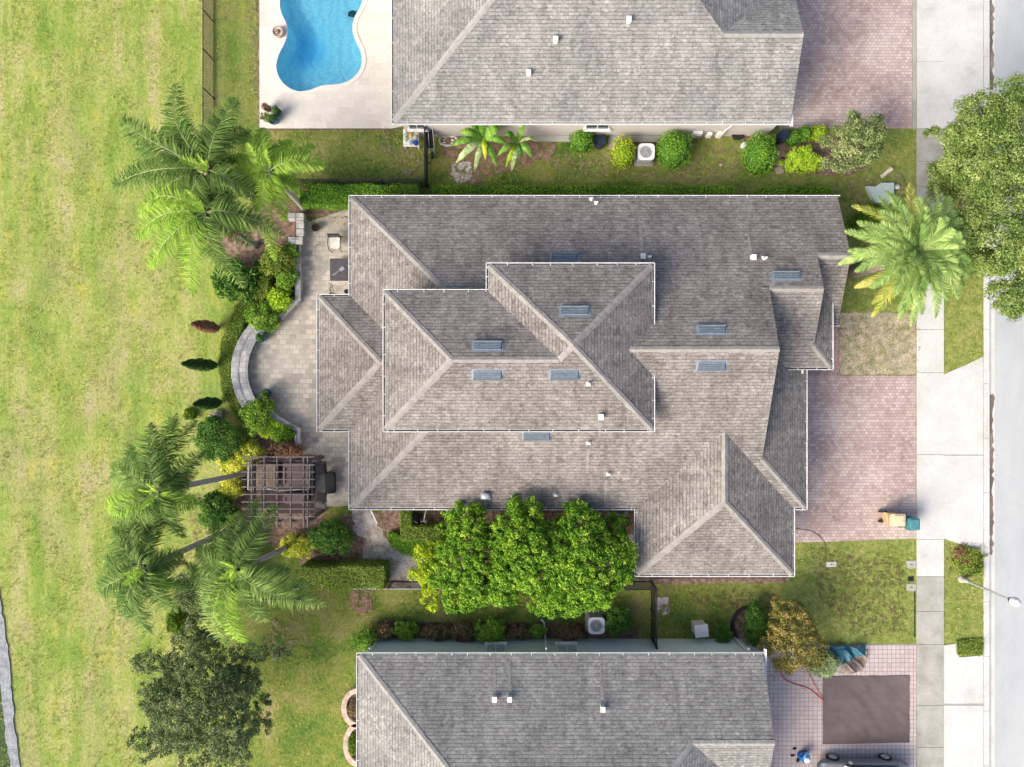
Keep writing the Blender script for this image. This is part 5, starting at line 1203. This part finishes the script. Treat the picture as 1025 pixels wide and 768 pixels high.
for s_ in (-.14, .14): mb.tube([(x+s_, y-.9, .3), (x+s_*.8, y+.5, 1.35)], .022, 6)
mb.build('handle', M['metal'], c); mb = MB(); mb.tube([(x-.04, y-.95, .2), (x+.04, y-.95, .2)], .19, 16); mb.build('wheel', M['black'], c)
def rocks(label, pts, r, mat, name='rock', cat='rock', group=None):
    for k, (px, py, lb) in enumerate(pts):
        g = random.Random(px*3+py); x, y = W(px, py, r*.5); V = []; n_ = 9; rad = r*g.uniform(.8, 1.2); mb = MB(); P = []
        for z, k_ in ((-.03, .9), (rad*.4, 1), (rad*.85, .55)):
            for i in range(n_): a = 2*math.pi*i/n_; q = rad*k_*g.uniform(.8, 1.15); P.append((x+q*math.cos(a), y+q*math.sin(a)*.8, z+g.uniform(-.02, .02)))
        Fs = [(l_*n_+i, l_*n_+(i+1) % n_, (l_+1)*n_+(i+1) % n_, (l_+1)*n_+i) for l_ in range(2) for i in range(n_)]+[tuple(range(2*n_, 3*n_))]
        mb.add(P, Fs); tag(mb.build(name, mat, loc=(x, y, 0)), lb, cat, group)
pale = plain('pale_rock', (.55, .54, .5), .8)
mb = MB(); g = random.Random(9)
for k in range(34):
    a = 2*math.pi*k/34; px, py = 449+9*math.cos(a)*(1 if k % 3 else .5), 141+5*math.sin(a); x, y = W(px, py); mb.lathe(x, y, [(.05, 0), (.07, .04), (.03, .08)], 6, g.uniform(.8, 1.8), g.uniform(.6, 1.3))
tag(mb.build('pebbles', pale, loc=(*W(449, 141), 0)), kind='stuff')
rocks('', [(898, 187, 'white rock on the turf right of the utility cover'), (901, 203, 'small white rock half hidden by the date palm')], .16, pale)
rocks('', [(689, 146, 'small pale rock right of the large clipped bush')], .12, pale)
rocks('', [(722, 165, 'pale rock in the worn grass by the beige wall')], .12, plain('tan_rock', (.45, .36, .26), .8))
rocks('', [(216, 417, 'flat beige boulder above the round dark shrub'), (222, 462, 'flat beige boulder below the round dark shrub')], .38, plain('beige_rock', (.42, .35, .28), .8, var=.3))
rocks('', [(187, 626, 'white stone left of the oak crown')], .12, pale)
x, y = W(888, 173, .15); tag(MB().tube([(x-.28, y-.2, .1), (x+.25, y+.22, .12)], [.1, .13], 10).build('log', plain('pale_log', (.55, .5, .38), .8), loc=(x, y, 0)), 'short pale log lying on the front turf', 'log')
x, y = W(881, 191, .3); c = thing('utility_box', 'flat pale green utility cover above the date palm', 'utility box', (x, y, 0)); MB().prism([W(a, b, .3) for a, b in ((868, 186), (876, 187), (882, 183), (895, 183), (895, 203), (876, 203))], 0, .3).build('cover', plain('pale_green_paint', (.42, .52, .48), .5, var=.06), c)
# round dark barrel/pot
for px, py, r, h, lb, cc in ((601, 141, .32, .6, 'dark blue-grey round barrel beside the clipped bush', 'barrel'), (785, 135, .30, .8, 'navy round barrel at the head of the stepping stones', 'barrel')):
    x, y = W(px, py, h); c = thing('barrel', lb, cc, (x, y, 0)); MB().lathe(x, y, [(r*.85, 0), (r, h*.5), (r*.92, h), (r*.8, h), (r*.78, h-.05), (.02, h-.04)], 20).build('body', plain('navy_plastic', (.02, .03, .055), .4), c)
c = thing('black_kettle_planter', 'low black oval tub against the beige wall', 'tub', (*W(739, 136), 0)); x, y = W(739, 136, .3); MB().lathe(x, y, [(.2, 0), (.3, .25), (.26, .3), (.1, .28)], 16, 1.2, .7).build('body', M['black'], c)
x, y = W(746, 144, .4); c = thing('watering_can', 'pale plastic watering can by the black tub', 'watering can', (x, y, 0)); MB().lathe(x, y, [(.15, 0), (.15, .3), (.09, .36)], 12).build('body', plain('pale_teal_plastic', (.5, .58, .55), .5), c); MB().tube([(x, y-.1, .1), (x+.05, y-.35, .36)], .03, 6).build('spout', plain('pale_teal_plastic', (.5, .58, .55)), c)
for k, (py, cc) in enumerate(((147, (.25, .2, .15)), (154, (.28, .22, .16)), (163, (.36, .28, .2)), (171, (.4, .33, .25)))):
    x, y = W(782-k*.6, py); tag(MB().box(x, y, -.03, .42, .36, .07, .05*k).build('stepping_stone', plain('step_%d' % k, cc, .9), loc=(x, y, 0)), ['brown stepping stone nearest the barrel, first of four', 'brown stepping stone second from the barrel', 'tan stepping stone third from the barrel', 'lightest stepping stone, on the grass end'][k], 'stepping stone', 'stepping stones to the barrel')
x, y = W(607, 144); tag(MB().box(x+.35, y, -.03, .5, .6, .07).build('paving_slab', M['mulch' if 0 else 'sand'], loc=(x, y, 0)), 'brown square paving slab right of the dark barrel', 'slab')

# bins
def bin_(label, px, py, sx, sy, h, col, rz, lidc, wheels=True):
    x, y = W(px, py, h); c = thing('wheelie_bin', label, 'bin', (0, 0, 0), 'wheeled bins at the end of the driveway')
    V = []
    for z, k in ((.05, .78), (h*.92, 1)):
        for a, b in ((-1, -1), (1, -1), (1, 1), (-1, 1)): V.append((a*sx/2*k*.94, b*sy/2*k, z))
    MB().add(V, [(3, 2, 1, 0), (4, 5, 6, 7), (0, 1, 5, 4), (1, 2, 6, 5), (2, 3, 7, 6), (3, 0, 4, 7)]).build('body', plain('bin_'+col[0], col[1], .5), c)
    ld = MB(); ld.box(0, 0, h*.92+.003, sx, sy, .05, 0, 1, .05); ld.box(.03, 0, h*.92+.054, sx*.72, sy*.86, .05, 0, .9, .06); l_ = ld.build('lid', plain('lid_'+col[0], lidc, .35, spec=.5), c)
    MB().tube([(-sx/2-.1, -sy*.36, h*.9), (-sx/2-.1, sy*.36, h*.9)], .022, 6).tube([(-sx/2-.1, -sy*.36, h*.9), (-sx/2+.03, -sy*.36, h*.86)], .02, 6).tube([(-sx/2-.1, sy*.36, h*.9), (-sx/2+.03, sy*.36, h*.86)], .02, 6).build('handle', plain('bin_'+col[0], col[1]), c)
    for s_ in (-1, 1): MB().tube([(-sx*.5, s_*(sy/2-.06)-.03, .14), (-sx*.5, s_*(sy/2-.06)+.03, .14)], .14, 14).build('wheel', M['black'], c)
    c.location = (x, y, 0); c.rotation_euler = (0, 0, rz)
bin_('tan wheeled bin on the driveway next to the teal one', 899, 521, .82, .66, 1.1, ('tan', (.42, .31, .17)), -.03, (.60, .48, .30))
bin_('teal wheeled bin straddling the driveway edge', 915, 525, .66, .64, .95, ('teal', (.04, .16, .17)), .03, (.06, .20, .215))
tag(MB().lathe(*W(886, 513), [(.1, .0), (.12, .08), (.05, .12)], 10).build('dark_cap', M['black'], loc=(*W(886, 513), 0)), 'small black cap on the pavers by the tan bin', 'cap')

# front lawn covers
for px, py, sx_, sy_, lb, mt in ((832, 565, .55, .28, 'white rectangular cover plate on the front lawn', 'offwhite'), (912, 565, .5, .42, 'grey meter cover beside the sidewalk, upper one', 'conc_old'), (912, 588, .5, .42, 'grey meter cover beside the sidewalk, lower one', 'conc_old')):
    x, y = W(px, py); c = thing('meter_cover', lb, 'cover', (x, y, 0)); MB().box(x, y, -.03, sx_, sy_, .06, .03, 1, .03).build('lid', M[mt], c); MB().box(x, y, .031, sx_*.3, .04, .008).build('slot', M['gdark'], c)
tag(MB().box(*W(915.5, 612), -.03, .05, 2.9, .05).build('turf_edging', M['black'], loc=(*W(915.5, 612), 0)), 'thin black edging beside the lower front sidewalk', 'edging')
x, y = W(917, 579.5); tag(MB().box(x-.3, y, -.02, .3, .26, .05).build('drain_cover', M['black'], loc=(x, y, 0)), 'small black drain cover between the two meter covers', 'cover')
mb = MB(); hp = [W(a, b) for a, b in ((796, 529), (812, 531), (822, 538), (826, 546), (826, 556), (822, 562))]; mb.tube([(x, y, .045) for x, y in smooth_poly(hp, 2, False)], .012, 5)
tag(mb.build('garden_hose', plain('dark_hose', (.05, .06, .05), .5), loc=(*hp[0], 0)), 'dark garden hose from the garage onto the front lawn', 'hose')
mb = MB(); hp = [W(a, b) for a, b in ((799-19, 664), (780, 670), (784, 680), (796, 685), (808, 688), (816, 694), (822, 700))]; mb.tube([(x, y, .05) for x, y in smooth_poly(hp, 3, False)], .022, 5)
hp2 = [W(a, b) for a, b in ((806, 668), (810, 676), (814, 684), (820, 694), (824, 702))]; mb.tube([(x, y, .08) for x, y in smooth_poly(hp2, 3, False)], .016, 5)
tag(mb.build('garden_hose', plain('red_hose', (.55, .06, .05), .45), loc=(*hp[0], 0)), 'red hose curling over the rose driveway to the brown tarp', 'hose')
x, y = W(740, 618); mb = MB(); mb.tube([(W(a, b)[0], W(a, b)[1], .12) for a, b in smooth_poly([(754, 607), (742, 608), (734, 616), (732, 628), (736, 638)], 2, False)], .10, 7); tag(mb.build('border_edging', M['black'], loc=(x, y, 0)), 'thick black curved bed edging left of the rust-coloured shrub', 'edging')
# brick planters by SW house
brick = pavers('brick_edging', [(.32, .22, .18), (.42, .31, .25), (.48, .39, .32)], .25, .25, .5, (.2, .15, .12), 1.5)
for cy2, ry2, rx2, lb in ((709, 17, 13, 'curved brick planter ring against the left wall, upper one'), (746, 19, 11, 'curved brick planter ring against the left wall, lower one')):
    pts = [W(357+rx2*math.cos(math.radians(a)), cy2-ry2*math.sin(math.radians(a)), .3) for a in range(90, 271, 12)]; c = thing('brick_planter', lb, 'planter', (*pts[7], 0), 'brick planter rings')
    MB().prism(strip(pts, -.14, .14), -.05, .3).build('brick_ring', brick, c); MB().prism(pts, -.04, .14).build('soil', M['mulchd'], c)
shrub('border_plant', 'small leafy plant inside the lower brick ring', 353, 745, 4, 9, .45, 'hedge', .08, 1, 95, cat='plant')
shrub('border_plant', 'reddish plant inside the upper brick ring', 353, 710, 4, 7, .45, 'purple', .08, 1, 96, cat='plant')

# street lamp
bx, by = W(963, 579.5); c = thing('street_lamp', 'grey post lamp with white globe leaning out over the kerb', 'street lamp', (bx, by, 0)); hh = 3.55
c['label'] = 'slim grey street lamp with a white globe on the kerb strip'
MB().lathe(bx, by, [(.24, -.02), (.22, .06), (.14, .12), (.12, .45), (.08, .55)], 14).build('base', M['conc_old'], c)
MB().tube([(bx, by, .5), (bx, by, hh)], [.075, .045], 10).build('pole', M['metal'], c)
MB().lathe(bx, by, [(.05, hh), (.12, hh+.05), (.16, hh+.14), (.1, hh+.16)], 14).build('collar', M['black'], c)
MB().lathe(bx, by, [(.12, hh+.163), (.22, hh+.28), (.24, hh+.42), (.17, hh+.6), (.05, hh+.68)], 18).build('globe', M['white'], c)

# tarps
def tarp(label, corners, z, mat, seed, amp=.03, n=36, name='tarp', irregular=0.0):
    g = random.Random(seed); c4 = [W(*p) for p in corners]; V = []; Fs = []
    for j in range(n+1):
        for i in range(n+1):
            u, v = i/n, j/n; x = (c4[0][0]*(1-u)+c4[1][0]*u)*(1-v)+(c4[3][0]*(1-u)+c4[2][0]*u)*v; y = (c4[0][1]*(1-u)+c4[1][1]*u)*(1-v)+(c4[3][1]*(1-u)+c4[2][1]*u)*v
            e = irregular*math.sin(u*9+seed)*.12; hgt = amp*(abs(math.sin((x*1.2+y*2.4)+math.sin(x*2.1+seed)*1.4))**3+.7*abs(math.sin((x*2.6-y*1.3)+math.sin(y*1.7)*1.8+seed))**4+.5*max(0, math.sin(y*9+x*5+math.sin(x*3)*2))**3)
            V.append((x+e*v, y+e*u, z+hgt))
    for j in range(n):
        for i in range(n): a = j*(n+1)+i; Fs.append((a, a+1, a+n+2, a+n+1))
    o = MB().add(V, Fs).build(name, mat, loc=(*c4[0], 0), smooth=True); return tag(o, label, 'tarp')
tarp('large flat brown tarp spread on the rose driveway', [(823, 745), (910, 743), (910, 676), (823, 677)], .035, mottled('brown_tarp', [(.095, .072, .070), (.118, .09, .088), (.145, .112, .108)], .9, 12, .06, .6, .1, .01), 3, .016, 60)
tarp('crumpled teal blue tarp at the lawn edge of the driveway', [(836, 665), (862, 653), (866, 645), (826, 645)], .06, mottled('teal_tarp', [(.012, .05, .07), (.04, .14, .18), (.08, .22, .28)], 3, 12, .2, .45, .4, .05), 5, .24, 44, irregular=.6)
tarp('crumpled brown plastic sheet beside the teal tarp', [(840, 673), (862, 672), (868, 650), (842, 662)], .04, mottled('brown_sheet', [(.10, .075, .06), (.20, .155, .13), (.26, .21, .17)], 2, 10, .2, .5, .3, .04), 7, .14, 34, irregular=.5)

# car (only its north flank reaches the picture)
def car():
    x0, x1 = 16.55, 21.35; yc = -21.3; hw = .90
    c = thing('parked_car', 'dark grey parked car at the bottom edge of the driveway', 'car', ((x0+x1)/2, yc, 0))
    st = [(0, .50, .62, .72), (.05, .34, .70, .84), (.16, .24, .80, .89), (.3, .22, .92, .90), (.42, .22, .98, .90), (.6, .22, 1.0, .90), (.8, .22, .98, .90), (.93, .28, .95, .88), (1, .45, .80, .76)]
    V = []; prof_n = 0
    for t_, zb, zt, w_ in st:
        x = x0+(x1-x0)*t_; ring = [(-w_*.9, zb), (-w_, zb+.12), (-w_*1.01, (zb+zt)/2), (-w_*.96, zt-.05), (-w_*.86, zt), (w_*.86, zt), (w_*.96, zt-.05), (w_*1.01, (zb+zt)/2), (w_, zb+.12), (w_*.9, zb)]
        prof_n = len(ring); V += [(x, yc+a, b) for a, b in ring]
    m_ = len(st); Fs = [(i*prof_n+k, i*prof_n+(k+1) % prof_n, (i+1)*prof_n+(k+1) % prof_n, (i+1)*prof_n+k) for i in range(m_-1) for k in range(prof_n)]+[tuple(range(prof_n)), tuple(range((m_-1)*prof_n, m_*prof_n))[::-1]]
    paint = plain('dark_grey_car_paint', (.20, .20, .205), .3, .3, .05, spec=.6)
    body = MB().add(V, Fs).build('body', paint, c, smooth=True)
    L = x1-x0; cab = [(.27, .99, .82), (.42, 1.38, .68), (.68, 1.42, .68), (.88, .99, .80)]
    V = []
    for t_, z, w_ in cab: V += [(x0+L*t_, yc-w_, z-.04 if z < 1 else z), (x0+L*t_, yc+w_, z-.04 if z < 1 else z)]
    base = [(x0+L*.27, .84), (x0+L*.42, .86), (x0+L*.68, .86), (x0+L*.88, .84)]
    V += [(bx_, yc-w_, .9) for bx_, w_ in base]+[(bx_, yc+w_, .9) for bx_, w_ in base]
    MB().add(V, [(0, 1, 3, 2), (4, 5, 7, 6), (0, 2, 9, 8), (2, 4, 10, 9), (4, 6, 11, 10), (1, 3, 13, 12)[::-1], (3, 5, 14, 13)[::-1], (5, 7, 15, 14)[::-1]]).build('windows', M['glass'], c)
    MB().add([V[2], V[3], V[5], V[4], *[(a, b, z+.03) for a, b, z in (V[2], V[3], V[5], V[4])]], [(4, 5, 6, 7), (0, 1, 5, 4), (1, 2, 6, 5), (2, 3, 7, 6), (3, 0, 4, 7)]).build('roof', paint, c)
    tyre = plain('tyre', (.02, .02, .022), .8); rim = plain('alloy', (.5, .52, .54), .35, .6)
    for wx in (x0+.95, x1-1.0):
        for s_ in (-1, 1):
            y0 = yc+s_*.93; mb = MB(); mb.tube([(wx, y0-.11*s_, .33), (wx, y0+.0*s_, .33), (wx, y0+.03*s_, .33)], [.34, .34, .30], 24); wh = mb.build('wheel', tyre, c)
            rb = MB(); rb.tube([(wx, y0+.031*s_, .33), (wx, y0+.045*s_, .33)], [.22, .20], 20); rb.build('rim', rim, wh)
    for s_ in (-1, 1):
        MB().box(x0+.32, yc+s_*.66, .62, .3, .3, .1, 0, .9, .04).build('headlight', M['ventl'], c)
        MB().box(x0+L*.33, yc+s_*1.0, .95, .16, .18, .12, 0, .9, .03).build('mirror', paint, c)
    MB().box(x1-.03, yc, .62, .05, 1.5, .12).build('tail_light', plain('red_lens', (.35, .02, .02), .3), c)
car()
x, y = W(806, 760, .5); c = thing('pressure_washer', 'blue and white wheeled machine by the front of the car', 'machine', (x, y, 0))
blue = plain('blue_plastic', (.02, .16, .48), .3, spec=.5)
MB().box(x, y, .1, .5, .42, .4, .5, .8, .06).build('body', blue, c); MB().lathe(x+.1, y-.05, [(.12, .4), (.17, .52), (.12, .6), (.04, .62)], 14).build('tank', plain('white_gloss', (.7, .75, .8), .3), c)
mb = MB(); mb.tube([(x-.15, y+.1, .3), (x-.3, y+.5, .7), (x-.05, y+.62, .75), (x+.12, y+.2, .35)], .022, 6); mb.build('handle', blue, c)
mb = MB(); mb.tube([(x-.38, y+.5, .74), (x-.02, y+.6, .78)], .04, 8); mb.build('grip', M['black'], c)
for s_ in (-1, 1): MB().tube([(x+.22*s_, y-.26, .13), (x+.26*s_, y-.24, .13)], .13, 12).build('wheel', M['black'], c)
mb = MB(); mb.tube([(x+.15+.2*math.cos(a*.3), y+.1+.2*math.sin(a*.3), .5) for a in range(22)], .02, 5); mb.build('coiled_hose', plain('light_blue_hose', (.2, .45, .7), .35), c)
for px, py, lb in ((795, 749, 'black work shoe standing on the pavers left of the blue machine, upper one'), (793, 756, 'black work shoe on the pavers left of the blue machine, lower one')):
    x, y = W(px, py); c = thing('shoe', lb, 'shoe', (x, y, 0), 'shoes by the blue machine'); MB().lathe(x, y, [(.05, .0), (.055, .06), (.03, .1)], 10, 2.2, 1).build('upper', M['black'], c)

# ------------------------------------------------------------------ leaf litter and grass tufts (uncountable)
def scatter(name, regions, L, wd, mats, seed, flat=True):
    g = np.random.default_rng(seed); Ps = []
    for (x0, y0, x1, y1, n) in regions:
        a = W(x0, y1); b = W(x1, y0); c = g.uniform(0, 1, (n, 2)); k = np.floor(c*6); c = c+.05*np.sin(k*3.1+seed); Ps.append(np.stack([a[0]+(b[0]-a[0])*c[:, 0], a[1]+(b[1]-a[1])*c[:, 1], np.full(n, .075)+g.uniform(0, .02, n)], 1))
    P = np.concatenate(Ps); n = len(P); N = np.tile([0, 0, 1.], (n, 1)); mb = MB(); mb.quads(leaf_quads(P, N, L, wd, g, .35), np.clip(g.normal(.5, .28, n), 0, 1)); return tag(mb.build(name, mats), kind='stuff')
scatter('leaf_litter', [(352, 510, 440, 588, 420), (440, 514, 636, 625, 500), (236, 440, 330, 560, 260), (250, 205, 345, 225, 200), (232, 235, 300, 320, 160), (430, 138, 745, 182, 420), (742, 128, 880, 185, 260), (840, 313, 917, 375, 200), (376, 622, 640, 638, 420), (345, 590, 375, 620, 60), (640, 585, 830, 640, 380), (120, 600, 330, 768, 380), (945, 545, 984, 580, 110), (300, 215, 345, 300, 60), (770, 646, 822, 690, 90)], .085, .05, LM['brown'], 301)
LM['straw'] = leafmat('leaf_straw', [(.15, .24, .04), (.26, .34, .06), (.40, .43, .12), (.50, .47, .19)], .2)
def tufts(name, regions, seed, mat):
    g = np.random.default_rng(seed); Ps = []
    for (x0, y0, x1, y1, n) in regions:
        a = W(x0, y1); b = W(x1, y0); c = g.uniform(0, 1, (n, 2)); Ps.append(np.stack([a[0]+(b[0]-a[0])*c[:, 0], a[1]+(b[1]-a[1])*c[:, 1], np.full(n, .0)], 1))
    P = np.concatenate(Ps); keep = np.sin(P[:, 0]*1.9+np.sin(P[:, 1]*.7)*2)+np.sin(P[:, 1]*1.1+np.cos(P[:, 0]*1.3)*2) > g.uniform(-2, 1.2, len(P)); P = P[keep]; P = np.repeat(P, 4, 0); n = len(P); P[:, :2] += g.normal(0, .035, (n, 2))
    D = unit(g.normal(0, 1, (n, 3))*[1, 1, .2]+[0, 0, .55]); Ln = g.uniform(.06, .15, (n, 1)); S = unit(np.cross(D, [0, 0, 1.]))*.010; tip = P+D*Ln; tip[:, 2] = np.abs(tip[:, 2])+.02
    mb = MB(); mb.quads(np.stack([P-S, P+S, tip+S*.3, tip-S*.3], 1), np.clip(g.normal(.5, .3, n), 0, 1)); return tag(mb.build(name, mat), kind='stuff')
tufts('grass_tufts', [(0, 0, 205, 768, 17000), (215, 0, 258, 190, 900), (258, 132, 430, 184, 1200), (205, 560, 355, 768, 2600), (640, 583, 740, 640, 700), (798, 546, 914, 643, 1500), (947, 545, 984, 640, 500), (946, 135, 984, 370, 900), (440, 160, 840, 186, 1000), (372, 592, 636, 620, 900), (850, 130, 915, 200, 500), (842, 315, 915, 373, 500)], 302, LM['straw'])
